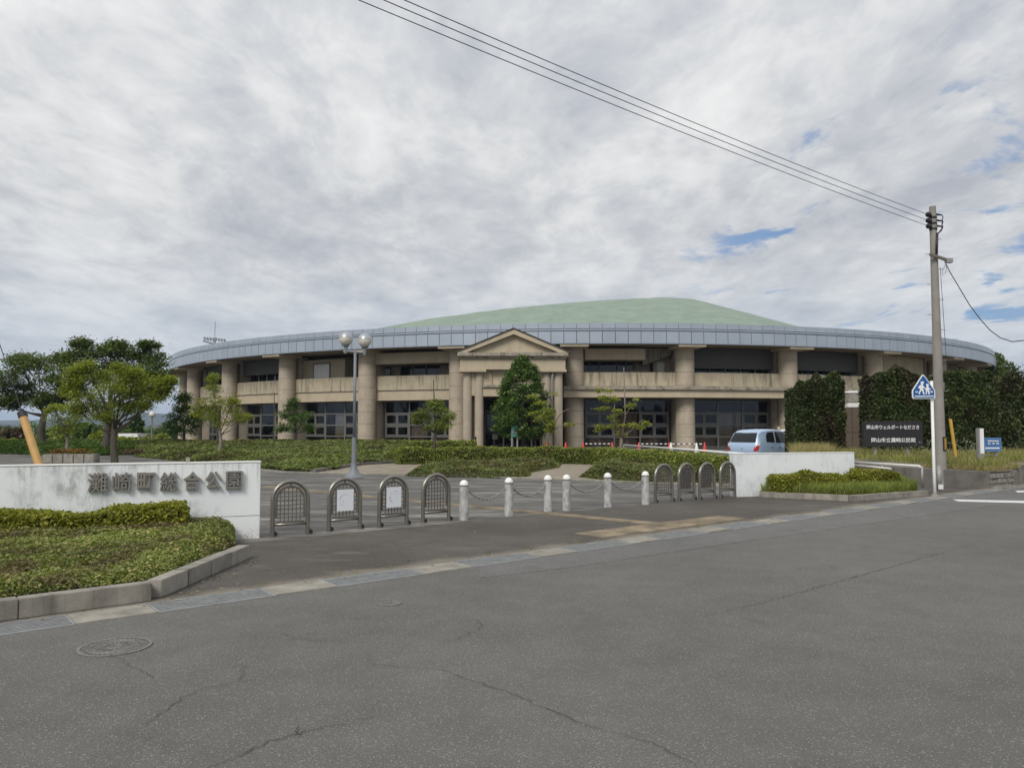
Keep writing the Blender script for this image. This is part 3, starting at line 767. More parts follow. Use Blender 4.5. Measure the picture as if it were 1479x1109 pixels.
# bays 9, 10: plain panelled wall, then dark openings
mb = MB()
for k in range(5):
    p0 = 28.3+(38.0-28.3)*k/5; p1 = p0+(38.-28.3)/5-.05
    for (za, zb) in ((.1, 3.55), (4.41, 5.6), (5.63, 7.24)):
        q = MB(); q.arc(43.9, 44.25, p0, p1, za, zb, 2); q.build('wall_panel', M['wall_beige'], arena)
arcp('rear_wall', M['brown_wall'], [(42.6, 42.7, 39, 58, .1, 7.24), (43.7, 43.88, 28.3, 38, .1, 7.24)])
for k in range(4):
    p0 = 41+1.4*k; arcp('rear_window', M['glass_dark'], [(43.4, 43.42, p0, p0+1.2, 4.6, 6.6, 1)]); arcp('mullion', M['frame'], [(43.38, 43.46, p0+1.2, p0+1.4, 4.5, 6.7, 1)])
arcp('upper_wall', M['column'], [(43.0, 43.6, 40, 49.5, 6.7, 7.24), (43.0, 43.6, 47., 49.5, 4.2, 6.69), (43.0, 43.6, 40, 49.5, 3.5, 4.4)])

# ------------------------------------------------------------------ the entrance portico (part of the building)
Yp = 50.0
def px_x(x, Y=Yp): return at(x, 618, Y).x - C0.x
def px_z(y, Y=Yp): return at(740, y, Y).z
def pbox(name, mat, x0, x1, z0, z1, yf, yb, parent=arena, bevel=0.):
    mb = MB(); mb.box(((x0+x1)/2, (yf+yb)/2-C0.y, (z0+z1)/2), (x1-x0, yb-yf, z1-z0)); return mb.build(name, mat, parent, bevel=bevel)
zE0, zE1 = px_z(533.5), px_z(517.5)     # entablature
xa, xb = px_x(664), px_x(817)
zc = px_z(510.5)
pbox('entablature', M['wall_beige'], xa, xb, zE0, zE1, Yp, 54.5)
pbox('cornice', M['cornice'], px_x(662.5), px_x(819), zE1+.002, zE1+.13, Yp-.18, 54.4)
pbox('cornice', M['cornice'], px_x(660.5), px_x(821), zE1+.134, zc+.04, Yp-.32, 54.3)
apx, apz = px_x(742), px_z(476)
x0, x1 = px_x(661), px_x(820)
mb = MB(); mb.xzprism([(x0+.7, zc+.04), (x1-.7, zc+.04), (apx, apz-.28)], Yp+.12-C0.y, 54.2-C0.y); mb.build('pediment', M['wall_beige'], arena)
for (xe, sg) in ((x0-.05, 1), (x1+.05, -1)):
    ln = Vector((apx-xe, 0, apz-zc)); th = .27
    nrm = Vector((-ln.z, 0, ln.x)).normalized()*(1 if sg > 0 else -1)
    e0 = (xe, zc+.042); e1 = (apx, apz)
    mb = MB(); mb.xzprism([e0, e1, (apx, apz-.32), (xe+sg*.62, zc+.042)], Yp-.25-C0.y, 54.1-C0.y); mb.build('raking_cornice', M['wall_beige'], arena)
    mb = MB(); o2 = .06
    mb.xzprism([(xe-sg*.06, zc+.045), (apx, apz+.03), (apx, apz+.10), (xe-sg*.16, zc+.075)], Yp-.32-C0.y, 54.15-C0.y); mb.build('pediment_roof', M['roof_rim'], arena)
pc = MB(); prof = []
pr = (px_x(681)-px_x(668))/2
zt = zE0-.16
for z in (0, .25, .26): prof.append((pr*1.22, z))
prof += [(pr, .3)]+[(pr-(.012 if k == 1 else 0), z+dz) for z in (1.5, 2.8, 4.1) for k, dz in ((0, -.01), (1, 0), (2, .01))]+[(pr*.97, zt)]
pc.lathe(prof, 22); po = pc.build('portico_column', M['column'], arena, smooth=True, auto=40); pcm = po.data; bpy.data.objects.remove(po)
for x in (674.5, 691.5, 790, 807): sub('portico_column', pcm, arena, (px_x(x), Yp+.45-C0.y, .0))
for (p, q_) in ((662.5, 702), (777, 818.5)):
    pbox('capital_slab', M['wall_beige'], px_x(p), px_x(q_), zE0-.16, zE0-.004, Yp-.12, Yp+1.1)
for (p, q_) in ((676, 690), (791, 806)): pbox('pier', M['wall_beige'], px_x(p), px_x(q_), px_z(571), zE0-.17, Yp+.35, Yp+.8)
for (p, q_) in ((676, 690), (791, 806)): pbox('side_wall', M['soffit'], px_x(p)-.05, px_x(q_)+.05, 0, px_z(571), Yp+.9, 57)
xl, xr = px_x(697.5), px_x(784)
z1_, z2_, z3_ = px_z(572), px_z(559), px_z(555.5)
pbox('lintel', M['wall_beige'], xl, xr, z1_, z2_, Yp+.25, Yp+.9)
pbox('lintel_moulding', M['cornice'], xl-.03, xr+.03, z2_+.002, z3_, Yp+.12, Yp+.9)
xq0, xq1, zq0, zq1 = px_x(710), px_x(772), px_z(552), px_z(536)
pbox('lintel_panel', M['wall_beige'], xq0, xq1, z3_+.002, zE0-.002, Yp+.52, Yp+.9)
pbox('lintel_frame', M['wall_beige'], xl, xq0, z3_+.002, zE0-.002, Yp+.4, Yp+.88); pbox('lintel_frame', M['wall_beige'], xq1, xr, z3_+.002, zE0-.002, Yp+.4, Yp+.88)
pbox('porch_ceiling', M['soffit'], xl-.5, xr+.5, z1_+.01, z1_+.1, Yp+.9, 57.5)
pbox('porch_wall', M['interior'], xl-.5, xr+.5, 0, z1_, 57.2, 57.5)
for k in range(6):
    x = xl+(xr-xl)*(k+.5)/6
    pbox('door', M['glass_dark'], x-(xr-xl)/12+.05, x+(xr-xl)/12-.05, .1, 2.5, 53.5, 53.53)
for k in range(7):
    x = xl+(xr-xl)*k/6; pbox('door_post', M['steel_dark'], x-.05, x+.05, 0, 2.6, 53.4, 53.6)
pbox('door_header', M['steel_dark'], xl, xr, 2.6, 2.75, 53.4, 53.6)
pbox('notice_board', M['sign_white'], px_x(709), px_x(716), 1.35, 1.65, 53.3, 53.35); pbox('notice_board', M['galv'], px_x(709), px_x(717), .75, 1.1, 53.3, 53.35)
pbox('porch_step', M['gutter'], xl-1.9, xr+1.9, 0.004, .14, Yp-.5, 53.3)
mb = MB(); mb.tube([at(799, 534, Yp+.1)-C0, at(797.5, 545, Yp+.1)-C0, at(797.3, 640, Yp+.1)-C0], .06, 8); mb.build('downpipe', M['galv'], arena, smooth=True)

# terrace paving in front of the hall
terr = MB(); terr.arc(40, 49.4, -70, 60, .004, .06); t_o = terr.build('terrace', M['plaza']); t_o.location = C0; t_o['kind'] = 'structure'

# ivy covered tower at the right end
tw = at(1447, 640, 74); root = empty('ivy_covered_tower', (tw.x, tw.y, 0), 0, 'slim stair tower smothered in ivy at the right end of the round hall', 'tower')
mb = MB(); mb.lathe([(.85, 0), (.85, 7.0), (.6, 7.3)], 16); mb.build('wall', M['brown_wall'], root)
nn = 11000; a_ = rng.uniform(0, 2*np.pi, nn); zz_ = rng.uniform(0, 1, nn)**.8*8.6
rad = .95+.22*np.sin(a_*3+zz_*1.3)+.15*rng.normal(size=nn)
keep = zz_ < 8.75-1.9*np.clip(np.cos(a_)*.75+.25, 0, 1)+.25*np.sin(a_*5)
leaf_obj('ivy', np.stack([rad*np.cos(a_), rad*np.sin(a_), zz_], 1)[keep], .28, L_ivy, root, up=.2)
mb = MB(); mb.bar((-.9, .3, 8.95), (.15, .3, 8.6), .12, .3); mb.bar((-.9, .3, 8.5), (.15, .3, 8.2), .1, .08); mb.build('roof_rail', M['fascia_gap'], root)

# ------------------------------------------------------------------ far scenery: hills, treeline
def hill(name, pts, Y, depth, mat):
    P = [at(x, y, Y) for x, y in pts]; mb = MB(); n = len(P); vs = []
    for j, (fy, fz) in enumerate(((-1, 0), (-.6, .45), (-.25, .85), (0, 1.), (.5, .6), (1, 0))):
        for i, p in enumerate(P):
            wob = 1+.08*math.sin(i*1.9+j*2.3)
            vs.append((p.x+depth*.1*math.sin(j*2+i), Y+depth*fy*wob, -1+max(p.z, 2)*fz*(wob if fz < 1 else 1)))
    mb.add(vs, [(j*n+i, j*n+i+1, (j+1)*n+i+1, (j+1)*n+i) for j in range(5) for i in range(n-1)])
    o = mb.build(name, mat, smooth=True); o['kind'] = 'structure'
M['hill'] = pm('forested_hill', (.030, .045, .022), .95, .4, .02)
hill('hill', [(60, 617), (100, 612), (140, 604), (165, 597), (178, 592), (192, 590), (206, 594), (225, 597), (245, 599), (275, 606), (320, 613), (360, 618)], 2400, 500, M['hill'])
hill('hill', [(-260, 612), (-150, 606), (-40, 608), (30, 606), (90, 609), (130, 611), (180, 617)], 2900, 500, M['hill'])
def clump(name, label, px, py, rx, ry, Y, lmat, lsize=.3, group=None, cat='bush', twigs=90, per=16):
    b = at(px, py, Y); k = Y/FPX; z0 = 0.
    top = at(px, py-ry, Y).z; cz = (top+z0)/2; root = empty(name, (b.x, Y, 0), 0, label, cat, group)
    p, tw_ = blob_pts((0, 0, cz), (rx*k, rx*k*.7, max(.3, (top-z0)/2)), twigs, per, rx*k*.16, .8, 2.8)
    leaf_obj('foliage', p[p[:, 2] > .02], lsize, lmat, root, up=.4)
    st = MB(); st.tube([(0, 0, -.05), (0, 0, cz)], [.12, .06], 6); st.build('stem', M['bark'], root)
    return root
clump('bush', 'brownish round bush at the far left edge beyond the bed', 18, 632, 28, 18, 62, L_brown, .3)
clump('bush', 'dense round dark bush behind the small pale tree', 126, 628, 24, 18, 66, L_mid, .34)
clump('bush', 'paler round bush behind the thick trunk of the bright tree', 150, 632, 20, 13, 60, L_bright, .3)
tr_ = clump('bush', 'pointed dark conifer in front of the blue hill', 197, 618, 12, 19, 70, L_cone, .3, cat='tree')
clump('bush', 'low bush right of the white canopy', 224, 637, 22, 9, 62, L_hedge, .3)
clump('bush', 'low bush under the white canopy eave', 176, 640, 22, 8, 58, L_yell, .3)
clump('bush', 'low yellow-green bush left of the slim pale tree', 72, 636, 22, 10, 60, L_hedge, .3)
tl = []
for i in range(46):
    x = -420+i*22; b = at(x, 630, 120+random.uniform(-12, 12)); p, _ = blob_pts((b.x, b.y, random.uniform(.5, .9)), (2.6, 2, random.uniform(.6, 1.2)), 40, 12, .5, .8); tl.append(p[p[:, 2] > 0])
for i in range(26):
    x = 1400+i*22; b = at(x, 630, 110+random.uniform(-12, 12)); p, _ = blob_pts((b.x, b.y, random.uniform(1.5, 2.8)), (2.6, 2, random.uniform(1.5, 2.8)), 40, 12, .5, .8); tl.append(p[p[:, 2] > 0])
o = leaf_obj('treeline', np.concatenate(tl), .55, L_mid, up=.4); o['kind'] = 'stuff'; o['label'] = 'far line of trees along the horizon'
# white canopy
c = at(190, 640, 64); root = empty('canopy', (c.x, c.y, 0), 0, 'low white roofed shelter far behind the left trees', 'shelter')
k = 64/FPX; zt = at(190, 626, 64).z; zb = at(190, 631, 64).z
mb = MB(); mb.xzprism([(-18*k, zb), (19*k, zb), (18*k, zt), (-17*k, zt)], -1.2, 1.2); mb.build('roof', M['white'], root)
for x in (-17, -6, 6, 18):
    q = MB(); q.box((x*k, -1, zb/2), (.08, .08, zb)); q.build('post', M['white_metal'], root)
# green windbreak at the left edge
c = at(36, 640, 70); root = empty('green_fence', (c.x, c.y, 0), 0, 'short green mesh fence beyond the brownish bush', 'fence')
mb = MB(); mb.box((0, 0, .7), (1.6, .05, 1.3)); mb.build('mesh_panel', M['sign_green'], root)
for s_ in (-.8, .8): mb = MB(); mb.box((s_, -.04, .75), (.07, .07, 1.5)); mb.build('post', M['galv'], root)
# far single street lamp
c = at(218.5, 648, 56); root = empty('street_lamp', (c.x, c.y, 0), 0, 'small far globe lamp with a sign bracket against the blue hill', 'lamp')
zt = at(218, 603, 56).z
mb = MB(); mb.tube([(0, 0, 0), (0, 0, zt)], [.07, .045], 8); mb.build('pole', M['lamp_grey'], root)
mb = MB(); mb.lathe([(.05, 0), (.2, .08), (.24, .22), (.16, .38), (.03, .45)], 12, (0, 0, zt)); mb.build('globe', M['globe'], root, smooth=True)
mb = MB(); mb.box((.25, 0, zt-.62), (.5, .06, .22)); mb.build('bracket', M['lamp_grey'], root)
# floodlight mast behind the hall
c = at(307, 640, 210); root = empty('floodlight_mast', (c.x, c.y, 0), 0, 'stadium floodlight rack with aerial peeping over the hall roof', 'floodlight')
zt = at(307, 494, 210).z; k = 210/FPX
mb = MB(); mb.tube([(0, 0, 0), (0, 0, zt+.5)], [.5, .3], 10); mb.build('pole', M['galv'], root)
mb = MB(); mb.bar((-15*k, -1, zt+.2), (0, 0, zt-.6), .6, .35); mb.bar((0, 0, zt-.6), (16*k, 1, zt-.1), .6, .35); mb.bar((-15*k, -1, zt+.7), (0, 0, zt-.0), .1, .1); mb.build('platform', M['lamp_grey'], root)
for i in range(8):
    x = -14+i*4.1; mb = MB(); mb.box((x*k, -.2, zt+.95-.07*i+.15*(i == 4)), (.42, .4, .75), ry=-.4); mb.build('lamp', M['lamp_grey'], root)
mb = MB(); mb.tube([(0, 0, zt+.4), (0, 0, at(309, 464, 210).z)], .06, 5); mb.build('aerial', M['wire'], root)

# ------------------------------------------------------------------ planted beds, hedges
def mound(name, front, Yb, zb, dens, size, lmat, label, hz=.28, soil=None):
    """front: list of photo points of the front edge on the ground; rises to (Yb, zb)"""
    F = [G(*p) for p in front]; nx = len(F); nz = 9; vs = []
    B = [Vector((f.x/f.y*Yb, Yb, zb)) for f in F]
    for j in range(nz):
        t = j/(nz-1)
        for i in range(nx):
            p = F[i].lerp(B[i], t); z = hz*min(1, t*5)*.8+(zb-hz*.5)*t; vs.append((p.x, p.y, z))
    mb = MB(); mb.add(vs, [(j*nx+i, j*nx+i+1, (j+1)*nx+i+1, (j+1)*nx+i) for j in range(nz-1) for i in range(nx-1)])
    base = mb.build(name, M['undergrowth'], smooth=True); tag(base, label, None, None, 'stuff')
    u = rng.uniform(0, nx-1.001, dens); t = rng.uniform(0, 1, dens)**1.25; i = u.astype(int); f = (u-i)[:, None]
    Fa = np.array([q[:] for q in F]); Ba = np.array([q[:] for q in B])
    fr = Fa[i]*(1-f)+Fa[i+1]*f; bk = Ba[i]*(1-f)+Ba[i+1]*f
    P = fr*(1-t[:, None])+bk*t[:, None]
    P[:, 2] = hz*np.minimum(1, t*5+.0)*.8+(zb-hz*.5)*t+.06+.09*bumps(P, .9)+rng.uniform(-.06, .05, dens)
    P[:, 2] = np.maximum(P[:, 2], .03)
    o = leaf_obj('foliage', P, size, lmat, base, up=.9)
    return base
mound('shrub_bed', [(196, 660), (240, 664), (297, 668), (340, 672), (376, 676), (415, 680), (452, 681), (484, 679), (519, 671), (560, 668.5), (596, 667)], 47, .62, 60000, .17, L_mound, 'broad sloping bed of low green shrubs before the left half of the hall')
mound('shrub_bed', [(-180, 655), (-60, 654), (0, 655.5), (45, 657), (100, 658), (150, 658), (180, 657), (200, 657)], 46, .60, 26000, .17, L_mid, 'low dark green shrub bed behind the concrete block bench', .35)
def hedge(name, label, pts, wd, h, n, size, lmat, z0=0., core=None, wave=.04, closed_z=None, cat='hedge', group=None, upl=.35, lump=.04, rnd=.18):
    """pts: ground centre line; clipped hedge of width wd and height h"""
    P = [Vector((p[0], p[1], 0)) for p in pts]; root = empty(name, (P[0].x, P[0].y, z0), 0, label, cat, group)
    seg = [(P[i+1]-P[i]).length for i in range(len(P)-1)]; Lt = sum(seg); cs = np.cumsum([0]+seg)
    s_ = rng.uniform(0, Lt, n); idx = np.clip(np.searchsorted(cs, s_, 'right')-1, 0, len(seg)-1)
    Pa = np.array([p[:] for p in P]); f = ((s_-cs[idx])/np.array(seg)[idx])[:, None]
    c = Pa[idx]*(1-f)+Pa[idx+1]*f; tv = Pa[idx+1]-Pa[idx]; tv /= np.linalg.norm(tv, axis=1, keepdims=True); nv = np.stack([-tv[:, 1], tv[:, 0], 0*tv[:, 0]], 1)
    which = rng.uniform(0, 1, n); q = rng.uniform(-1, 1, n); zz = np.empty(n); off = np.empty(n)
    top = which < wd/(wd+2*h); sd = ~top
    off[top] = q[top]*wd/2; zz[top] = h
    off[sd] = np.where(rng.uniform(0, 1, sd.sum()) < .5, -1, 1)*wd/2; zz[sd] = h*(q[sd]*.5+.5)
    b_ = bumps(np.stack([s_*1.0, zz*1.5+off], 1), 2.2, P[0].x)
    lm = 1+lump*(np.sin(s_*1.9+P[0].x)+.7*np.sin(s_*4.3+1.7*P[0].x)+.5*np.sin(s_*9.1))
    zz *= lm
    shr = (1+wave*b_*2)*(1-rnd*np.clip(zz/h, 0, 1.1)**4)
    off *= shr; zz = zz*(1+wave*b_)+rng.normal(size=n)*size*.35; off += rng.normal(size=n)*size*.35
    e = rng.uniform(0, 1, n) < .06*wd/Lt*8
    pts3 = c+nv*off[:, None]; pts3[:, 2] = np.maximum(zz, .01)
    # end caps
    m = max(30, int(n*wd/(2*Lt+wd)*.9)); ends = []
    for pe, te in ((Pa[0], Pa[0]-Pa[1]), (Pa[-1], Pa[-1]-Pa[-2])):
        te = te/np.linalg.norm(te); ne = np.array([-te[1], te[0], 0]); k_ = m//2
        ep = pe+te*rng.normal(0, size*.3, (k_, 1))+ne*rng.uniform(-wd/2, wd/2, (k_, 1)); ep[:, 2] = rng.uniform(0, h, k_); ends.append(ep)
    allp = np.concatenate([pts3]+ends); allp[:, :2] -= np.array([P[0].x, P[0].y])
    leaf_obj('foliage', allp, size, lmat, root, up=upl)
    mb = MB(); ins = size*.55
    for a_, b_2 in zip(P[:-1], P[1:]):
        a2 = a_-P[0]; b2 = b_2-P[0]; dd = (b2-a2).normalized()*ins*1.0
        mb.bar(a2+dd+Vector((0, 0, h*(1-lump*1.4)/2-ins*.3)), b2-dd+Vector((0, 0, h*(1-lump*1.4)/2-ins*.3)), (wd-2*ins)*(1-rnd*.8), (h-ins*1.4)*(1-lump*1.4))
    mb.build('hedge_core', M['undergrowth'], root)  # added solid core in dark brown-green, stops see-through between the leaves
    return root
def gz(x, y, z): v = G(x, y, z); return (v.x, v.y)
def back(p, d_): v = Vector(p); v = v+v.normalized()*d_; return (v.x, v.y)
HZ = .66
hp = [gz(x, y, HZ) for x, y in ((574, 648.3), (640, 647.6), (720, 647.3), (800, 647.5), (860, 648.3), (920, 651.0), (960, 653.6), (1000, 657), (1062, 663.5))]
hedge('clipped_hedge', 'long clipped green hedge sweeping across the plaza before the entrance', hp, .9, HZ, 42000, .085, L_hedge)
hedge('clipped_hedge', 'short clipped hedge stub left of the entrance columns', [gz(600, 643.5, .72), gz(640, 640, .8), gz(686, 638.5, .85)], 1.0, .85, 7000, .11, L_hedge)
hedge('clipped_hedge', 'thin far hedge along the foot of the left window bays', [(-24, 49), (-14, 48.3), (-6, 47.6)], .8, .68, 9000, .15, L_hedge)
hedge('clipped_hedge', 'long low hedge closing the far left lawn', [(-44, 50), (-34, 50), (-24.5, 49.2)], .8, .70, 9000, .16, L_hedge)
# dry soil island with two shrub beds
dirt = [(452, 682.5), (519, 672), (594, 667), (680, 664), (880, 664), (1062, 688), (1062, 704), (990, 700.5), (900, 696.5), (800, 692.5), (720, 690), (640, 687.5), (560, 686)]
pxsheet('soil', dirt, .02, M['dirt'])
kb = empty('plaza_kerb', (0, 0, 0)); kb['kind'] = 'structure'
edge = [G(*p) for p in [(376, 679.5), (415, 683.5), (452, 684), (560, 686.5), (640, 688), (720, 690.5), (800, 693), (900, 697), (990, 701), (1062, 705)]]
def kerbrow(parent, line, w_, h_, ln, mat, z=0., name='kerb_stone', gap=.004, bev=.007):
    for a_, b_ in zip(line[:-1], line[1:]):
        L_ = (b_-a_).length; n_ = max(1, round(L_/ln)); 
        for i in range(n_):
            q0 = a_.lerp(b_, i/n_); q1 = a_.lerp(b_, (i+1)/n_); c_ = (q0+q1)/2; l_ = (q1-q0).length-gap
            mb = MB(); mb.box((0, 0, h_/2), (l_, w_, h_)); o_ = mb.build(name, mat, parent, bevel=bev)
            o_.location = (c_.x, c_.y, z+random.uniform(-.003, .003)); o_.rotation_euler = (0, 0, math.atan2((b_-a_).y, (b_-a_).x)+random.uniform(-.006, .006))
kerbrow(kb, edge, .12, .05, 1.0, M['gutter'])
edge2 = [G(*p) for p in [(452, 683), (519, 672.5), (594, 667.5)]]
kerbrow(kb, edge2, .2, .12, 1.2, M['conc_dark'])
def cover(name, poly, h, n, size, lmat, label, up=.9, cat=None, z0=0., edge=.35, zfun=None):
    pl = [G(*p) for p in poly] if len(poly[0]) == 2 else poly
    P = sample_poly(pl, n); ed = np.clip(edge_dist(P, pl)/edge, .12, 1)
    H = h*ed*(.8+.25*bumps(P, 1.6))
    z = z0+H*rng.uniform(.35, 1.05, n)**.55
    pts = np.column_stack([P, z]); o = leaf_obj(name, pts, size, lmat, up=up)
    return tag(o, label, cat, None, 'stuff')
cover('shrub_bed', [(584, 688), (600, 681), (640, 674), (720, 672), (800, 667), (812, 670), (808, 676), (768, 683), (764, 689), (730, 691), (660, 690)], .34, 26000, .10, L_cover, 'low green shrub patch on dry soil behind the chained posts')
cover('shrub_bed', [(836, 690), (850, 682), (860, 676), (900, 671), (960, 676), (1010, 681), (1062, 690), (1062, 698), (1000, 698), (940, 697), (880, 695)], .42, 30000, .095, L_cover, 'low dark shrub patch in front of the right part of the long hedge')
# orange flowers, concrete block bench
for (x0, x1, y) in ((76, 100, 652.5), (102, 126, 651), (180, 206, 654)):
    a_, b_ = at(x0, y, 37), at(x1, y, 37); p = np.stack([(a_.x+b_.x)/2+rng.normal(0, (b_.x-a_.x)*.28, 420), rng.normal(37, .3, 420), .36+.2*rng.uniform(0, 1, 420)**2], 1)
    o = leaf_obj('flowers', p, .11, L_orange if x0 < 150 else L_brown, up=1.); tag(o, 'patch of orange flowers on the dark shrub bed' if x0 < 150 else 'patch of rusty dry flowers on the dark shrub bed', None, None, 'stuff')
a_, b_ = G(60, 668.5), G(136, 668.5); bench = empty('block_bench', (a_.x, a_.y, 0), 0, 'row of low concrete blocks edging the far shrub bed', 'planter wall')
for i in range(5):
    q = a_.lerp(b_, (i+.5)/5)-a_; L_ = (b_-a_).length/5
    mb = MB(); mb.box((q.x, q.y+.25, .19), (L_-.035, .5, .38)); mb.build('block', M['kerb'], bench, bevel=.015)

# ------------------------------------------------------------------ trees
tree('shade_tree', 'large dark spreading tree at the left edge of the photo', 'tree', (at(60, 640, 46).x, 46, .4), at(66, 590, 46), .22,
     [(20, 545, 30, 20, 0), (55, 525, 32, 14, 0), (90, 545, 30, 18, -1), (10, 580, 20, 12, 0), (40, 570, 30, 16, 1), (70, 580, 22, 10, 0), (100, 565, 24, 16, 0), (30, 520, 18, 9, 1), (-15, 560, 30, 25, 0), (95, 520, 20, 12, 2)],
     46, .165, L_dark, M['bark'], twigs=64, per=26, tr=.36, fork=.75)
tree('shade_tree', 'large dark tree overtopping the bright green tree, beside the hall end', 'tree', (at(153, 640, 44).x, 44, .4), at(158, 580, 44), .2,
     [(125, 512, 26, 12, 0), (160, 508, 26, 10, 0), (195, 512, 26, 12, 0), (225, 522, 20, 14, 0), (210, 540, 28, 14, -1), (170, 530, 30, 14, 1), (130, 535, 28, 14, 0), (232, 545, 14, 12, 0), (215, 498, 12, 4, 0), (118, 496, 14, 5, 0), (168, 498, 12, 5, 0), (190, 560, 26, 12, 0), (225, 565, 16, 6, 0)],
     44, .165, L_dark, M['bark'], twigs=50, per=24, tr=.34, fork=.8)
tree('young_tree', 'bright green vase-shaped tree with a thick trunk behind the lettered wall', 'tree', (at(166, 677, 30).x, 30, 0), at(165, 610, 30), .135,
     [(116, 552, 19, 12, 0), (148, 547, 20, 13, .3), (184, 545, 18, 12, -.2), (214, 553, 18, 10, 0), (236, 558, 12, 6, 0), (166, 563, 24, 13, -.5), (126, 574, 24, 12, 0), (200, 570, 20, 10, .3), (108, 538, 10, 7, 0), (126, 530, 11, 6, 0), (174, 532, 11, 6, 0), (146, 588, 22, 9, .5), (184, 588, 12, 7, 0), (100, 562, 10, 8, 0), (112, 590, 14, 8, .2), (208, 586, 10, 5, 0), (226, 572, 12, 6, 0), (152, 602, 14, 5, 0), (246, 550, 5, 3, 0), (196, 540, 8, 5, 0)],
     30, .09, L_bright, M['bark'], twigs=34, per=30, tr=.22, fork=.72, flat=.75)
tree('young_tree', 'small pale green tree rising behind the concrete block bench', 'tree', (at(96, 660, 38).x, 38, .25), at(97, 622, 38), .085,
     [(80, 600, 16, 13, 0), (98, 592, 16, 12, 0), (112, 604, 12, 11, 0), (95, 612, 20, 11, 0), (78, 590, 10, 6, 0), (92, 622, 18, 8, 0)],
     38, .10, L_bright, M['bark_grey'], twigs=22, per=24, tr=.2)
tree('young_tree', 'compact dark green tree at the left end of the hall', 'tree', (at(266, 646, 46).x, 46, .45), at(266, 622, 46), .10,
     [(262, 585, 14, 14, 0), (270, 600, 20, 14, 0), (252, 608, 18, 12, 0), (280, 610, 14, 12, 0), (260, 622, 24, 8, 0), (266, 574, 8, 7, 0)],
     46, .13, L_cone, M['bark'], twigs=34, per=24, tr=.24)
tree('young_tree', 'slim light green tree with upswept limbs in front of the left columns', 'tree', (at(316, 666, 37).x, 37, .15), at(317, 618, 37), .10,
     [(310, 560, 12, 14, 0), (318, 580, 18, 14, 0), (295, 585, 16, 12, 0), (300, 600, 18, 12, 0), (338, 595, 16, 10, 0), (352, 604, 12, 8, 0), (320, 608, 18, 9, 0), (285, 596, 12, 9, 0), (308, 546, 6, 6, 0), (336, 580, 10, 6, 0)],
     37, .09, L_bright, M['bark_grey'], twigs=22, per=24, tr=.19, fork=.6)
tree('young_tree', 'small round dark tree in front of the second left window bay', 'tree', (at(426, 643, 46).x, 46, .5), at(427, 625, 46), .075,
     [(422, 588, 10, 9, 0), (416, 600, 15, 9, 0), (436, 602, 16, 9, 0), (425, 614, 24, 9, 0), (408, 618, 10, 6, 0), (446, 618, 9, 6, 0), (424, 580, 5, 5, 0)],
     46, .12, L_mid, M['bark'], twigs=26, per=24, tr=.2, leader=at(423, 570, 46))
tree('young_tree', 'lollipop tree with yellow-green round head left of the entrance', 'tree', (at(629, 672, 33.5).x, 33.5, 0), at(629, 625, 33.5), .085,
     [(612, 598, 14, 11, 0), (630, 590, 16, 10, 0), (646, 600, 13, 11, 0), (622, 612, 20, 12, 0), (642, 615, 14, 10, 0), (603, 605, 8, 8, 0), (628, 582, 10, 5, 0)],
     33.5, .085, leafmat('round_tree_leaves', (.045, .065, .014), (.105, .13, .028), (.18, .17, .045), .4, gain=2.0), M['bark'], twigs=26, per=26, tr=.15, leader=at(626, 548, 33.5))
# full conical tree by the door
def conical():
    Y = 46.5; b = at(755, 645, Y); root = empty('conical_tree', (b.x, Y, .0), 0, 'tall full conical dark green tree standing before the entrance', 'tree')
    mb = MB(); mb.tube([(0, 0, -.05), (0, 0, 1.2), (0, 0, 5.3)], [.14, .11, .02], 8)
    k = Y/FPX; P = []; n = 470
    for i in range(n):
        t = rng.uniform(0, 1)**1.15; z = 1.0+t*4.8
        env = np.interp(t, [0, .12, .3, .5, .7, .88, 1.], [.66, 1.0, 1.03, .86, .64, .38, .08])*1.8
        a = rng.uniform(0, 2*math.pi); r_ = env*rng.uniform(.45, 1.)**.6
        c_ = np.array([r_*math.cos(a), r_*math.sin(a), z]); P.append(c_+rng.normal(size=(46, 3))*np.array([.12, .12, .09]))
        if i % 4 == 0: mb.tube([(0, 0, max(.5, z-.35)), tuple(c_)], [.03, .008], 4, cap=False)
    mb.build('trunk', M['bark'], root, smooth=True)
    leaf_obj('crown', np.concatenate(P), .15, leafmat('conical_tree_leaves', (.03, .055, .012), (.065, .105, .024), (.13, .18, .045), .4, .42, gain=1.7), root, up=.55)
conical()
def sparse(label, Y, base, segs, tufts, tr, r0, stakes=()):
    b = at(*base, Y); b.z = 0.; root = empty('young_tree', b, 0, label, 'tree'); mb = MB()
    for seg, ra, rb_ in segs:
        pts = [at(x, y, Y)+Vector((0, random.uniform(-.25, .25) if i else 0, 0))-b for i, (x, y) in enumerate(seg)]
        if seg[0] == base: pts[0] = Vector((0, 0, -.05))
        n_ = len(pts); mb.tube(pts, [ra+(rb_-ra)*i/(n_-1) for i in range(n_)], 7)
    mb.build('trunk', M['bark_grey'], root, smooth=True)
    P = []; k = Y/FPX
    for (x, y, rx, ry, n_) in tufts:
        c_ = at(x, y, Y+random.uniform(-.4, .4))-b; p, _ = blob_pts(c_, (rx*k, rx*k*.8, ry*k), n_, 20, tr, .5, 2.); P.append(p)
    leaf_obj('crown', np.concatenate(P), .10, L_yell, root, up=.7)
    for (x0, y0, x1, y1) in stakes:
        s_ = MB(); p0 = at(x0, y0, Y-.3)-b; p0.z = -.02; p1 = at(x1, y1, Y-.3)-b; s_.tube([p0, p1], .035, 6); s_.build('stake', M['bark_grey'], root)
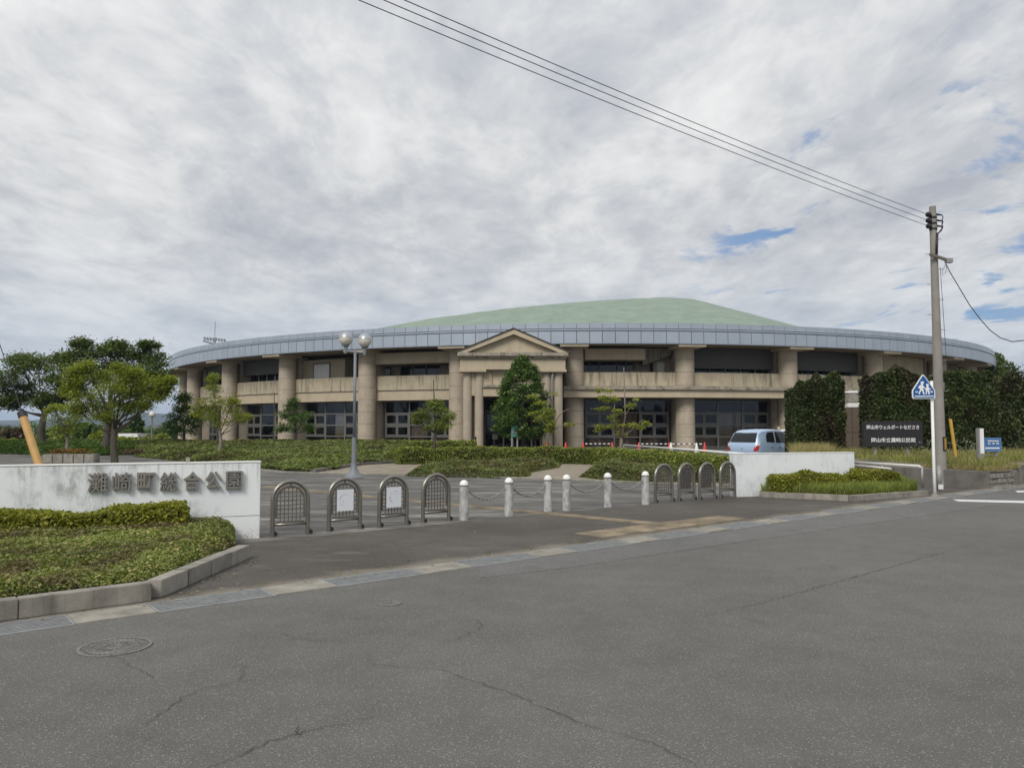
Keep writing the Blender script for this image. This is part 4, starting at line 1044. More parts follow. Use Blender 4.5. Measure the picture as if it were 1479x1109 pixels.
sparse('thin yellow-green tree with straggling limbs overlapping the conical tree', 34.5, (797, 668), [([(797, 668), (796, 640), (795, 624)], .10, .07), ([(795, 626), (804, 605), (812, 595), (823, 590)], .04, .012), ([(795, 626), (790, 600), (792, 570)], .05, .015), ([(796, 622), (808, 616), (825, 612)], .03, .01), ([(795, 620), (780, 606), (765, 595)], .03, .01)],
       [(770, 573, 9, 4, 7), (782, 582, 9, 5, 8), (790, 596, 14, 7, 18), (778, 605, 12, 5, 12), (797, 612, 12, 6, 12), (768, 596, 7, 3, 7), (822, 613, 6, 3, 6), (800, 569, 4, 2, 2), (790, 622, 8, 4, 6), (795, 640, 4, 5, 3), (797, 655, 4, 5, 3)], .12, .1, ((812, 668, 806, 638),))
sparse('airy yellow-green tree with flat leaf layers right of the entrance', 33.5, (896, 670), [([(896, 670), (897, 645), (898, 628)], .09, .065), ([(898, 632), (904, 600), (902, 530)], .05, .02), ([(898, 630), (886, 605), (888, 570)], .045, .012), ([(898, 628), (912, 622), (930, 605)], .03, .01), ([(897, 626), (880, 618), (865, 616)], .03, .01), ([(903, 600), (910, 590), (920, 580)], .02, .008), ([(900, 600), (885, 595), (875, 590)], .02, .008)],
       [(864, 563, 5, 3, 4), (880, 563, 6, 3, 4), (870, 574, 8, 3, 8), (885, 577, 14, 4, 14), (870, 590, 10, 3, 10), (893, 594, 10, 5, 10), (910, 585, 9, 4, 8), (920, 578, 4, 2, 3), (885, 604, 14, 5, 14), (868, 618, 14, 6, 18), (890, 615, 14, 6, 14), (910, 614, 10, 5, 9), (932, 610, 9, 4, 8), (924, 618, 8, 3, 5), (895, 628, 12, 4, 6)], .12, .09, ((889, 671, 891, 648), (909, 671, 906, 648)))
MBs = MB()
c = at(395, 643, 45); root = empty('slim_pole', (c.x, c.y, .5), 0, 'slim dark pole standing alone before the left windows', 'pole')
mb = MB(); mb.tube([(0, 0, -.1), (0, 0, at(395, 566, 45).z-.5)], [.05, .02], 6); mb.build('shaft', M['bark'], root)
mb = MB(); mb.lathe([(.12, -.02), (.12, .03), (.06, .06)], 8); mb.build('base', M['bark'], root)

# ------------------------------------------------------------------ twin globe lamp
c = G(511, 690); root = empty('street_lamp', (c.x, c.y, 0), 0, 'tall grey lamp post with two silver-topped globes on the plaza', 'lamp')
Yl = c.y; zt = at(513, 505, Yl).z
mb = MB(); mb.lathe([(.3, 0), (.3, .03), (.27, .05), (.17, .16), (.105, .3), (.08, .5), (.068, 1.25), (.068, 1.27)], 18); mb.build('base', M['lamp_grey'], root, smooth=True, auto=30)
mb = MB(); mb.lathe([(.05, 1.25), (.045, zt)], 14); mb.build('pole', M['lamp_grey'], root, smooth=True)
mb = MB(); dx = .30
mb.tube([(-dx, -.0, zt-.04), (dx, .0, zt-.1)], .035, 8)
for sx, dz in ((-1, .0), (1, -.05)): mb.tube([(sx*dx, 0, zt-.12+dz), (sx*dx, 0, zt+.12+dz)], [.05, .06], 8); mb.lathe([(.06, 0), (.12, .06), (.12, .09)], 12, (sx*dx, 0, zt+.08+dz))
mb.build('arm', M['lamp_grey'], root, smooth=True, auto=40)
for sx, dz in ((-1, .0), (1, -.05)):
    r_ = .215; cz = zt+.13+r_+dz
    pf = [(r_*math.sin(R(a)), -r_*math.cos(R(a))) for a in range(10, 97, 6)]
    g = MB(); g.lathe(pf, 24, (sx*dx, 0, cz)); g.build('globe', M['globe'], root, smooth=True, auto=60)
    pf = [(r_*1.02*math.sin(R(a)), -r_*1.02*math.cos(R(a))) for a in range(94, 180, 6)]
    g = MB(); g.lathe(pf, 24, (sx*dx, 0, cz)); g.build('globe_cap', M['globe_cap'], root, smooth=True, auto=60)

# ------------------------------------------------------------------ lettered white wall on the left
def text_mesh(s_, size, extr, bold=0., mat=None):
    c_ = bpy.data.curves.new('lettering', 'FONT'); c_.body = s_; c_.size = size; c_.extrude = extr; c_.offset = bold; c_.resolution_u = 3
    o_ = bpy.data.objects.new('lettering', c_); COL.objects.link(o_)
    dg = bpy.context.evaluated_depsgraph_get(); me = bpy.data.meshes.new_from_object(o_.evaluated_get(dg)); bpy.data.objects.remove(o_); bpy.data.curves.remove(c_)
    me.name = 'lettering'; co_ = np.empty(len(me.vertices)*3, np.float32); me.vertices.foreach_get('co', co_); co_ = co_.reshape(-1, 3)
    lo, hi = co_.min(0), co_.max(0); me.materials.clear(); me.materials.append(mat)
    return me, lo, hi
def fit_text(name, s_, w_, h_, extr, bold, mat, parent, centre, rz=0.):
    """text standing upright: local x right, z up, facing -y; scaled to w_ x h_ about its centre"""
    me, lo, hi = text_mesh(s_, 1., 1., bold, mat)
    sx, sz = w_/(hi[0]-lo[0]), h_/(hi[1]-lo[1])
    mt = Matrix.Scale(1, 4)
    me.transform(Matrix.Translation((-(lo[0]+hi[0])/2, -(lo[1]+hi[1])/2, 0)))
    me.transform(Matrix.Diagonal((sx, sz, extr, 1))); me.transform(Matrix.Rotation(R(90), 4, 'X'))
    o_ = bpy.data.objects.new(name, me); o_.location = centre; o_.rotation_euler = (0, 0, rz)
    return link(o_, parent)
WL = Vector((-3.64, 11.19, 0)); WD = Vector((-.927, -.375, 0)).normalized(); WLEN = 7.2; WH = 1.09
ang = math.atan2(-WD.y, -WD.x)           # wall local x axis runs left to right as seen from the road
wl_end = WL+WD*WLEN
lw = empty('lettered_wall', (wl_end.x, wl_end.y, 0), ang, 'long stained white wall with raised grey park-name letters', 'wall')
mb = MB(); mb.box((WLEN/2, .11, WH/2-.1), (WLEN, .22, WH+.2)); mb.build('wall_slab', M['whitewall'], lw, bevel=.008)
mb = MB(); mb.box((WLEN/2, .11, WH+.006), (WLEN+.01, .235, .014)); mb.build('coping', M['white'], lw)
mb = MB(); mb.box((WLEN/2, -.0005, .33), (WLEN-.02, .005, .007)); mb.build('form_joint', M['kerb'], lw)
def wallhit(px, py):
    q = ray(px, py); nrm = Vector((-WD.y, WD.x, 0)); t = (WL.x*nrm.x+WL.y*nrm.y)/(q.x*nrm.x+q.y*nrm.y)
    p = Vector((q.x*t, q.y*t, EYE+q.z*t)); return (WLEN-(Vector((p.x, p.y, 0))-WL).dot(WD)), p.z
for ch, x0, x1, y0, y1 in (('灘', 127, 156.5, 682.5, 710), ('崎', 163, 190.5, 682, 709.5), ('町', 198.5, 224, 682, 708), ('総', 231.5, 258, 681.5, 708), ('合', 265, 290, 681, 707), ('公', 296.5, 320, 680.5, 706), ('園', 326.5, 349.5, 680, 706)):
    a0, zt0 = wallhit(x0, y0); a1, zb0 = wallhit(x1, y1); zz0 = wallhit(x0, y1)[1]
    fit_text('letter', ch, a1-a0, zt0-(zb0+zz0)/2, .026, (.007 if ch in '灘総園崎' else .026), M['letter'], lw, ((a0+a1)/2, -.035, (zt0+zb0)/2))
mb = MB(); p = wallhit(271, 667); mb.box((p[0], .1, WH+.045), (.05, .05, .07)); mb.build('socket', M['gutter'], lw)

# foreground left bed
K0, K1, K2 = rd(-9, .56), G(216, 866), G(352, 806); K1 = Vector((K1.x, K1.y, 0))
KM = G(60, 887)
bed_k = empty('kerb', (0, 0, 0)); bed_k['kind'] = 'structure'
kl = [KM+(KM-K1).normalized()*5.4, K1]
kerbrow(bed_k, [kl[0], kl[1]], .15, .165, .98, M['kerb'], name='kerb_stone'); kerbrow(bed_k, [kl[1]+(K2-K1).normalized()*.07, K2], .15, .165, .55, M['kerb'], name='kerb_stone')
inn = Vector((-.1, .11, 0))
bedpoly = [kl[0]+inn, kl[1]+inn, K2+Vector((-.12, .02, 0)), WL+WD*.35+Vector((.02, -.03, 0)), wl_end+Vector((0, -.03, 0))]
sheet('planting_soil', [(p.x, p.y) for p in bedpoly], .13, M['undergrowth'])
def fore(n, size, lmat, zlo, zhi, mask=None):
    P = sample_poly(bedpoly, n); ed = edge_dist(P, bedpoly)
    nrm = np.array([-WD.y, WD.x])*-1; dist = np.abs((P-np.array(WL[:2]))@np.array([WD.y, -WD.x]))
    rise = np.clip(1-dist/3.2, 0, 1)
    top = .26+.14*rise+.035*bumps(P, 2.4)+.02*bumps(P, 6.)
    top = np.where(ed < .22, .14+(top-.14)*np.sqrt(np.clip(ed/.22, 0, 1)), top)
    z = top-rng.uniform(0, 1, n)**1.6*(top-.14)*.75
    return np.column_stack([P, z])
fc = leaf_obj('ground_cover', fore(130000, .05, None, 0, 0), .042, L_fore, up=.7, aspect=.5); tag(fc, 'dense low green-brown shrub carpet in the kerbed bed by the road', None, None, 'stuff')
def alongwall(s_, off): p = WL+WD*s_+Vector((WD.y, -WD.x, 0)).normalized()*(-off if Vector((WD.y, -WD.x, 0)).y > 0 else off); return (p.x, p.y)
hd = hedge('golden_hedge', 'low yellow-green hedge along the foot of the lettered wall', [alongwall(.98, .42), alongwall(3, .42), alongwall(7, .42)], .62, .36, 34000, .055, L_gold, z0=.15, wave=.14, lump=.07, rnd=.3)
for i in range(14):
    pass

# litter of dry leaves against the kerbs, weeds at the wall foot
P = []
for i in range(150):
    q = rd(rng.uniform(-1, 14), abs(rng.normal(0, .25))+.3); P.append((q.x, q.y, .016))
for i in range(60):
    q = K1.lerp(K2, rng.uniform(0, 1))+Vector((.12+abs(rng.normal(0, .12)), -.05, 0)); P.append((q.x, q.y, .014))
for i in range(60): 
    q = rd(rng.uniform(-2, 20), rng.uniform(1., 6)); P.append((q.x, q.y, .014))
o = leaf_obj('fallen_leaves', P, .035, leafmat('dead_leaves', (.13, .09, .05), (.26, .2, .12), (.4, .36, .28), .1, gain=1.), up=3.); tag(o, 'scattered dead leaves along the gutter and kerbs', None, None, 'stuff')
wp = []
for i in range(16):
    q = WL+WD*rng.uniform(-.02, 1.2)+Vector((.01, -.04, 0)); wp += [(q.x+rng.normal(0, .02), q.y+rng.normal(0, .02), .0) for _ in range(5)]
for i in range(26):
    q = rd(rng.uniform(2, 16), .43); wp += [(q.x+rng.normal(0, .02), q.y+rng.normal(0, .02), .0) for _ in range(4)]
q = wallhit(331, 745); q = wl_end-WD*q[0]+Vector((.02, -.12, 0)); wp += [(q.x+rng.normal(0, .015), q.y+rng.normal(0, .015), .2) for _ in range(14)]
o = blade_obj('weeds', wp, .07, .008, L_grass, lean=.8); tag(o, 'small weeds sprouting at the wall foot and gutter joints', None, None, 'stuff')

# ------------------------------------------------------------------ arched barriers, bollards, chains
def arch_path(w_, h_, n=14, y=0.):
    r_ = w_/2; return [(-r_, y, 0), (-r_, y, (h_-r_)*.5), (-r_, y, h_-r_)]+[(-r_*math.cos(math.pi*i/n), y, h_-r_+r_*math.sin(math.pi*i/n)) for i in range(1, n)]+[(r_, y, h_-r_), (r_, y, (h_-r_)*.5), (r_, y, 0)]
def barrier(label, poster=None, panel=False):
    w_, h_ = .52, .79
    root = empty('arched_barrier', (0, 0, 0), 0, label, 'barrier', 'arched steel barriers across the park gateway')
    mb = MB(); mb.tube(arch_path(w_, h_), .033, 10); fr = mb.build('frame', M['steel'], root, smooth=True, auto=50)
    iw = w_-.11; z0 = .20; hh = h_-.07
    mb = MB(); pth = [p for p in arch_path(iw, hh)]; pth = [(p[0], p[1], max(p[2], z0)) for p in pth][1:-1]; mb.tube(pth, .016, 6); mb.tube([(-iw/2, 0, z0), (iw/2, 0, z0)], .012, 6)
    r_ = iw/2
    for i in range(1, 7):
        x = -r_+iw*i/7; zt_ = hh-r_+math.sqrt(max(0, r_*r_-x*x)); mb.bar((x, 0, z0), (x, 0, zt_), .015, .012)
    for j in range(1, 9):
        z = z0+.062*j; hx = r_ if z < hh-r_ else math.sqrt(max(0, r_*r_-(z-hh+r_)**2))
        if hx > .03: mb.bar((-hx, .001, z), (hx, .001, z), .0118, .0145)
    mb.build('lattice', M['steel_dark'], root)
    mb = MB(); mb.tube([(-w_/2+.02, 0, .165), (w_/2-.02, 0, .165)], .022, 8); mb.build('cross_bar', M['steel'], root, smooth=True)
    mb = MB(); mb.box((0, 0, hh+.02), (.025, .02, .05)); mb.build('latch', M['steel_dark'], root)
    for sx in (-1, 1):
        g = MB(); g.tube([(sx*w_/2+.045, -.02, .035), (sx*w_/2+.045, .012, .035)], .032, 10); g.box((sx*w_/2+.03, 0, .06), (.03, .03, .03)); g.build('castor', M['rubber'], root, smooth=True, auto=40)
    if poster is not None:
        g = MB(); g.box((0, -.022, z0+.265), (.275, .008, .33)); po_ = g.build('poster', mat_poster(poster), root)
        po_['label'] = 'white poster with a faint faded map'
    if panel:
        g = MB(); g.box((0, .02, .45), (.30, .012, .37)); g.box((0, .02, .66), (.22, .012, .06)); g.build('panel', M['panel_back'], root)
    return root
specs = [((390, 775), (447, 771), 'arched lattice barrier nearest the lettered white wall', None, False),
         ((472, 768), (522, 763.5), 'second arched barrier from the lettered wall, white poster with pale round drawing', 1.3, False),
         ((543.5, 762), (591, 757.5), 'third arched barrier from the lettered wall, white poster with crescent-shaped drawing', 4.1, False),
         ((608, 755.5), (650.5, 751.5), 'arched lattice barrier beside the first stone bollard', None, False),
         ((946.5, 726.5), (971, 724.5), 'arched lattice barrier just right of the last stone bollard', None, False),
         ((980.5, 724), (1003, 722), 'arched barrier with grey back panel, second right of the bollards', None, True),
         ((1010.5, 722), (1032.5, 720), 'arched barrier with grey back panel, third right of the bollards', None, True),
         ((1040, 719.5), (1062, 717.5), 'arched barrier touching the end of the blank white wall', None, False)]
for p0, p1, lab, po_, pa in specs:
    b_ = barrier(lab, po_, pa); a_, e_ = G(*p0), G(*p1); m_ = (a_+e_)/2; b_.location = (m_.x, m_.y, .003); b_.rotation_euler = (0, 0, math.atan2((e_-a_).y, (e_-a_).x)+random.uniform(-.03, .03))
bol = []
def bollard():
    root = empty('bollard', (0, 0, 0), 0, None, 'bollard', 'granite posts across the gateway')
    mb = MB(); mb.lathe([(.082, -.02), (.08, .0), (.078, .55), (.078, .575)], 18); mb.build('post', M['granite'], root, smooth=True, auto=40)
    mb = MB(); mb.lathe([(.079, .575), (.083, .578), (.083, .592), (.079, .595)], 18); mb.build('band', M['panel_back'], root)
    mb = MB(); mb.lathe([(.078, .596)]+[(.078*math.cos(R(a)), .60+.085*math.sin(R(a))) for a in range(0, 90, 12)], 18); mb.build('cap', M['white'], root, smooth=True)
    return root
blab = ['granite bollard nearest the left barriers, chain on its right', 'granite bollard in the middle of the left chained three', 'granite bollard ending the left chained three, beside the gap', 'granite bollard starting the right chained three, beside the gap', 'granite bollard in the middle of the right chained three', 'granite bollard next to the right-hand barriers']
bpx = [(670, 751), (735, 745), (791.5, 738.5), (818.5, 737), (878, 732.5), (932.5, 728.5)]
b0 = bollard()
for i, (p, l_) in enumerate(zip(bpx, blab)):
    o_ = b0 if i == 0 else copy_tree(b0); q = G(*p); o_.location = (q.x, q.y, .003); o_['label'] = l_; bol.append(q); o_.rotation_euler = (0, 0, i*1.3)
def chain(a_, b_, label):
    root_ = None; a_ = Vector((a_.x, a_.y, .50)); b_ = Vector((b_.x, b_.y, .50)); dv = (b_-a_).normalized(); a_ = a_+dv*.085; b_ = b_-dv*.085
    L_ = (b_-a_).length; n_ = int(L_*1.12/.042); mb = MB()
    pts = [a_.lerp(b_, i/n_)-Vector((0, 0, .17*4*(i/n_)*(1-i/n_))) for i in range(n_+1)]
    for i in range(n_):
        p0, p1 = pts[i], pts[i+1]; c_ = (p0+p1)/2; t = (p1-p0).normalized(); sd = t.cross(Vector((0, 0, 1))).normalized(); u = sd.cross(t)
        w1 = sd if i % 2 else u
        lk = [c_+t*(.030*math.cos(2*math.pi*k/8))+w1*(.016*math.sin(2*math.pi*k/8)) for k in range(8)]
        mb.tube(lk, .0075, 4, closed=True)
    o_ = mb.build('chain', M['chain'], smooth=True); tag(o_, label, 'chain', 'chains hung between the granite posts')
chain(bol[0], bol[1], 'grey chain sagging between the two leftmost bollards'); chain(bol[1], bol[2], 'grey chain on the left three bollards, ending at the gap')
chain(bol[3], bol[4], 'grey chain on the right three bollards, starting at the gap'); chain(bol[4], bol[5], 'grey chain reaching the bollard by the right-hand barriers')

# ------------------------------------------------------------------ right white wall, its bed, ramp, retaining wall
A, B = Vector((5.12, 17.7, 0)), Vector((8.28, 18.65, 0)); dd = B-A; ra_ = math.atan2(dd.y, dd.x)
rw = empty('white_wall', (A.x, A.y, 0), ra_, 'blank white wall at the right side of the gateway', 'wall')
mb = MB(); mb.box((dd.length/2, .12, .44), (dd.length, .24, 1.08)); mb.build('wall_slab', M['whitewall_clean'], rw, bevel=.008)
mb = MB(); mb.box((dd.length/2, .12, .986), (dd.length+.01, .255, .014)); mb.build('coping', M['white'], rw)
rk = empty('bed_kerb', (0, 0, 0)); rk['kind'] = 'structure'
k1, k2, k3 = G(1100, 718), G(1226, 724), G(1337, 716.5)
kerbrow(rk, [k1, k2], .14, .13, .9, M['kerb']); kerbrow(rk, [k2+(k3-k2).normalized()*.07, k3], .14, .13, .9, M['kerb'])
rb_poly = [k1+Vector((.0, .1, 0)), k2+Vector((0, .12, 0)), k3+Vector((-.1, .1, 0)), Vector((10.2, 20.2, 0)), Vector((8.3, 18.6, 0)), Vector((5.75, 17.85, 0))]
sheet('planting_soil', [(p.x, p.y) for p in rb_poly], .1, M['undergrowth'])
P = sample_poly(rb_poly, 9000); z = .1+0*P[:, 0]; o = blade_obj('grass', np.column_stack([P, z]), .2, .022, L_grass, lean=.6); tag(o, 'unkempt bright grass in the kerbed bed by the right white wall', None, None, 'stuff')
cover('ground_cover', [k1+Vector((.0, .12, 0)), k2+Vector((0, .14, 0)), k3+Vector((-.1, .1, 0)), Vector((9.4, 19.2, 0)), Vector((5.8, 17.9, 0))], .2, 16000, .06, L_gold, 'low yellow-green ground cover in the right bed', z0=.1, edge=.2)
hedge('box_shrub', 'clipped oblong shrub against the left half of the right white wall', [(5.95, 17.62), (7.0, 17.9), (7.7, 18.1)], .5, .38, 9000, .055, L_gold, z0=.1, wave=.14, cat='shrub', lump=.07, rnd=.5)
hedge('box_shrub', 'rounded shrub at the right end of the right white wall', [(8.0, 18.2), (8.6, 18.42), (9.15, 18.6)], .5, .42, 7000, .055, L_gold, z0=.1, wave=.14, cat='shrub', lump=.07, rnd=.5)
# retaining wall and bank
V1, V2, V3 = Vector((12.15, 19.75, 0)), Vector((9.75, 26.6, 0)), Vector((13.3, 20.45, 0))
def slabwall(name, parent, a_, b_, th, h_, mat, n_=1, gap=.015):
    for i in range(n_):
        p, q = a_.lerp(b_, i/n_), a_.lerp(b_, (i+1)/n_); dv = q-p; L_ = dv.length-gap
        mb = MB(); mb.box((0, 0, h_/2-.05), (L_, th, h_+.1)); o_ = mb.build(name, mat, parent, bevel=.01); c_ = (p+q)/2; o_.location = (c_.x-parent.location.x, c_.y-parent.location.y, 0); o_.rotation_euler = (0, 0, math.atan2(dv.y, dv.x))
rt = empty('retaining_wall', (V1.x, V1.y, 0), 0, 'dark concrete retaining wall with a rough stone end by the crossing sign', 'wall')
slabwall('panel', rt, V1, V2, .2, .45, M['conc_dark'], 5); slabwall('panel', rt, V2, Vector((13.0, 31.2, 0)), .2, .5, M['conc_dark'], 4)
slabwall('coping', rt, V1+Vector((.12, .02, 0)), V3+Vector((0, .05, 0)), .24, .06, M['gutter'])
rt.children[-1].location.z = .40
e = V3-V1; en = Vector((e.y, -e.x, 0)).normalized(); ea = math.atan2(e.y, e.x)
mb = MB(); mb.box((e.length/2*math.cos(ea)+.02, e.length/2*math.sin(ea)+.1, .2), (e.length-.1, .12, .4), rz=ea); mb.build('stone_backing', M['conc_dark'], rt)
for r_ in range(3):                                             # rubble stones in the wall end
    x = .06
    while x < e.length-.12:
        wd_ = random.uniform(.13, .26); wd_ = min(wd_, e.length-.04-x); hgt = .125
        poly = [(x+random.uniform(.0, .03), r_*.133+.01), (x+wd_-.02+random.uniform(-.02, 0), r_*.133+random.uniform(0, .02)), (x+wd_-.012, r_*.133+hgt*.6), (x+wd_*.7, r_*.133+hgt), (x+.02, r_*.133+hgt-random.uniform(0, .03))]
        mb = MB(); mb.xzprism(poly, -.05-random.uniform(0, .04), .08); o_ = mb.build('stone', M['stone'], rt, bevel=.012); o_.rotation_euler = (0, 0, ea); o_.location = (-.0, .06, 0); x += wd_
bank = [V1+Vector((.05, .15, .43)), V3+Vector((0, .15, .43)), Vector((14.6, 22.2, .45)), Vector((20.5, 24.5, .5)), Vector((26, 27, .55)), Vector((26, 40, .6)), Vector((14.2, 40, .6)), Vector((13., 31, .5)), V2+Vector((.15, 0, .5)), Vector((10.9, 23.6, .45))]
mb = MB(); cpt = Vector((14, 27.5, .62)); mb.add([tuple(p) for p in bank]+[tuple(cpt)], [(i, (i+1) % len(bank), len(bank)) for i in range(len(bank))]); o = mb.build('bank', M['dirt']); o['kind'] = 'structure'
skirt = MB()
for p, q in ((bank[1], bank[2]), (bank[2], bank[3]), (bank[3], bank[4])):
    pass
lw2 = empty('low_wall', (13.3, 20.6, 0), 0, 'low concrete kerb wall running right behind the blue sign', 'wall')
slabwall('panel', lw2, Vector((14.3, 22.2, 0)), Vector((20.6, 24.4, 0)), .18, .5, M['conc_dark'], 5); slabwall('panel', lw2, Vector((20.6, 24.4, 0)), Vector((27, 27, 0)), .18, .52, M['conc_dark'], 4); slabwall('panel', lw2, V3+Vector((0.05, .1, 0)), Vector((14.3, 22.1, 0)), .18, .42, M['conc_dark'], 1)
gp = [(b_.x, b_.y) for b_ in (V1+Vector((.1, .3, 0)), V3+Vector((0, .3, 0)), Vector((14.6, 22.6, 0)), Vector((20, 25, 0)), Vector((20, 28, 0)), Vector((12.0, 29, 0)), Vector((10.3, 26.4, 0)))]
P = sample_poly(gp, 15000); zf = .46+.12*np.clip((P[:, 1]-20)/6, 0, 1)
o = blade_obj('grass', np.column_stack([P, zf]), .19, .018, L_grass, lean=.6); tag(o, 'tall green grass on the bank above the retaining wall', None, None, 'stuff')
P = sample_poly(gp, 6000); zf = .46+.12*np.clip((P[:, 1]-20)/6, 0, 1)
o = blade_obj('dry_grass', np.column_stack([P, zf]), .25, .016, L_dry, lean=.6); tag(o, 'dry straw-coloured grass mixed into the bank', None, None, 'stuff')
gp2 = [(V1.x+.1, V1.y+.15), (V3.x, V3.y+.15), (14.4, 21.8), (12.6, 22.2), (11.6, 22)]
P = sample_poly(gp2, 5000); o = blade_obj('dry_grass', np.column_stack([P, .45+0*P[:, 0]]), .12, .02, L_dry, lean=.9); tag(o, 'short parched grass along the retaining wall top', None, None, 'stuff')
gp3 = [at(1142, 650, 27)[:2], at(1200, 650, 27)[:2], at(1200, 650, 24)[:2], at(1146, 650, 24)[:2]]
P = sample_poly(gp3, 5000); o = blade_obj('dry_grass', np.column_stack([P, .40+0*P[:, 0]]), .50, .016, L_dry, lean=.5); tag(o, 'tall feathery straw grass above the right white wall', None, None, 'stuff')
P = sample_poly([(12.2, 23.5), (15.6, 23.5), (16, 26), (12.2, 26)], 160); p3 = np.column_stack([P, rng.uniform(.75, 1.15, 160)]); pp = np.repeat(p3, 6, 0)+rng.normal(size=(960, 3))*.03
o = leaf_obj('wild_flowers', pp, .03, L_white, up=1.5, aspect=.9); tag(o, 'white wild flower heads in front of the tall dark hedge', None, None, 'stuff')

def rail(name, label, cat, pts, posts, rad_, mat, low=None):
    root_ = empty(name, (pts[0].x, pts[0].y, 0), 0, label, cat); b_ = Vector((pts[0].x, pts[0].y, 0))
    mb = MB(); mb.tube([p-b_ for p in pts], rad_, 8); mb.build('rail', mat, root_, smooth=True)
    if low: mb = MB(); mb.tube([p-b_ for p in low], rad_*.8, 8); mb.build('rail', mat, root_, smooth=True)
    for p in posts:
        mb = MB(); mb.tube([Vector((p.x, p.y, -.02))-b_, p-b_], rad_*1.05, 8); mb.build('post', M['galv'], root_, smooth=True)
    return root_
pE = at(1330, 673, 20.4); pS = at(1228, 667, 24.5)
rail('handrail', 'short white pipe handrail in front of the black name board', 'handrail', [pS, pS.lerp(pE, .5), pE+Vector((-.05, 0, 0)), pE+Vector((.02, -.02, -.05))], [pE+Vector((.02, -.02, 0)), pS.lerp(pE, .5)], .03, M['white_metal'], [at(1228, 671, 24), at(1286, 676.5, 22), at(1288, 678.5, 22)])
c = G(1357, 708); root = empty('guard_post', (c.x, c.y, 0), 0, 'short steel post beside the utility pole foot', 'post')
mb = MB(); mb.tube([(0, 0, -.02), (0, 0, at(1357, 672, c.y).z)], .055, 10); mb.build('post', M['galv'], root, smooth=True)
mb = MB(); mb.box((0, -.06, .09), (.12, .02, .12)); mb.build('tag_plate', M['sign_white'], root)
r0, r1 = at(901, 642.3, 37.0), at(1075, 655.3, 22.0)
rail('handrail', 'long white two-pipe handrail behind the clipped hedge, in front of the blue car', 'handrail', [r0, r0.lerp(r1, .5), r1], [r0, r0.lerp(r1, .33), r0.lerp(r1, .66), r1], .032, M['white_metal'], [r0-Vector((0, 0, .16)), r1-Vector((0, 0, .16))])

# hedges, annex wall at the right
def hz_at(px, Y): return (px-PCX)/FPX*Y
hedge('tall_hedge', 'tall clipped dark hedge block left of the brown wall gap', [(hz_at(1143, 30.5), 30.5), (hz_at(1168, 30.5), 30.5)], 1.3, at(1150, 563, 30.5).z-.4, 34000, .10, L_hedge_d, z0=.4, wave=.12, upl=.1, lump=.03, rnd=.35)
hedge('tall_hedge', 'taller dark shrub with brownish foot, nearest the brown wall gap', [(hz_at(1172, 30), 30), (hz_at(1210, 30), 30)], 1.2, at(1190, 549, 30).z-.4, 34000, .10, L_hedge_d, z0=.4, wave=.16, upl=.1, lump=.06, rnd=.5)
hedge('tall_hedge', 'long tall dark hedge behind the black name board', [(hz_at(1256, 28), 28), (hz_at(1340, 28), 28), (hz_at(1416, 28.5), 28.5)], 1.6, at(1340, 546, 28).z-.5, 90000, .10, L_hedge_d, z0=.5, wave=.09, upl=.1, lump=.035, rnd=.3)
def ragged(name, label, px, py_top, wpx, Y, mat, n_=260, dens=60, zb=.4):
    c_ = at(px, 640, Y); root_ = empty(name, (c_.x, Y, zb), 0, label, 'bush'); k = Y/FPX; H = at(px, py_top, Y).z-zb; P = []
    mb = MB(); mb.tube([(0, 0, -.1), (.1, 0, H*.75)], [.09, .03], 6)
    for i in range(n_):
        t = rng.uniform(0, 1); z = H*t; env = wpx*k*np.interp(t, [0, .3, .7, 1], [.9, 1, .8, .25]); a = rng.uniform(0, 2*math.pi); r_ = env*rng.uniform(.3, 1)**.5
        c2 = np.array([r_*math.cos(a), r_*math.sin(a)*.8, z]); P.append(c2+rng.normal(size=(dens, 3))*np.array([.16, .16, .2]))
        if i % 7 == 0: mb.tube([(0, 0, z*.6), tuple(c2)], [.025, .008], 4, cap=False)
    mb.build('stem', M['bark'], root_); P = np.concatenate(P); P = P[P[:, 2] > 0]; leaf_obj('foliage', P, .11, mat, root_, up=.2)
ragged('ragged_bush', 'thinning brown-leaved bush under the ivy tower', 1432, 548, 26, 31, L_brown, 200, 22)
ragged('ragged_bush', 'dark green bush at the right edge of the photo', 1468, 543, 24, 30, L_hedge_d, 300)
ragged('ragged_bush', 'low dark bush right behind the blue sign', 1440, 600, 26, 28.5, L_hedge_d, 260)
ragged('ragged_bush', 'dark bush cut off by the right edge, behind the low wall', 1492, 560, 22, 29, L_hedge_d, 260)
ragged('ragged_bush', 'small leafy shrub under the blue sign', 1430, 660, 7, 24.3, L_yell, 40, 20)
c = at(1190, 640, 34); aw = empty('brown_annex', (c.x, 34, 0), 0, 'low brown wall of an annex seen between the dark hedges', 'building')
x0, x1 = hz_at(1192, 34)-c.x, hz_at(1300, 34)-c.x; zt = at(1230, 588, 34).z
for k in range(3):
    xa_, xb_ = x0+(x1-x0)*k/3, x0+(x1-x0)*(k+1)/3
    for (za, zb_) in ((0, 1.35), (1.37, zt)): mb = MB(); mb.box(((xa_+xb_)/2, 0, (za+zb_)/2), (xb_-xa_-.02, .3, zb_-za)); mb.build('wall_panel', M['brown_wall'], aw)
mb = MB(); mb.box(((x0+x1)/2, 1.5, zt/2-.05), (x1-x0-.1, 2.6, zt-.1)); mb.build('body', M['brown_wall'], aw)
c = at(1240, 640, 35); bx = empty('white_housing', (c.x, 35.2, zt-.05), 0, 'pale box-like unit with rounded white lid on the brown annex', 'unit')
k = 35/FPX
mb = MB(); mb.box((0, 0, .13), (34*k, .9, .26)); mb.build('base', M['white_metal'], bx, bevel=.02)
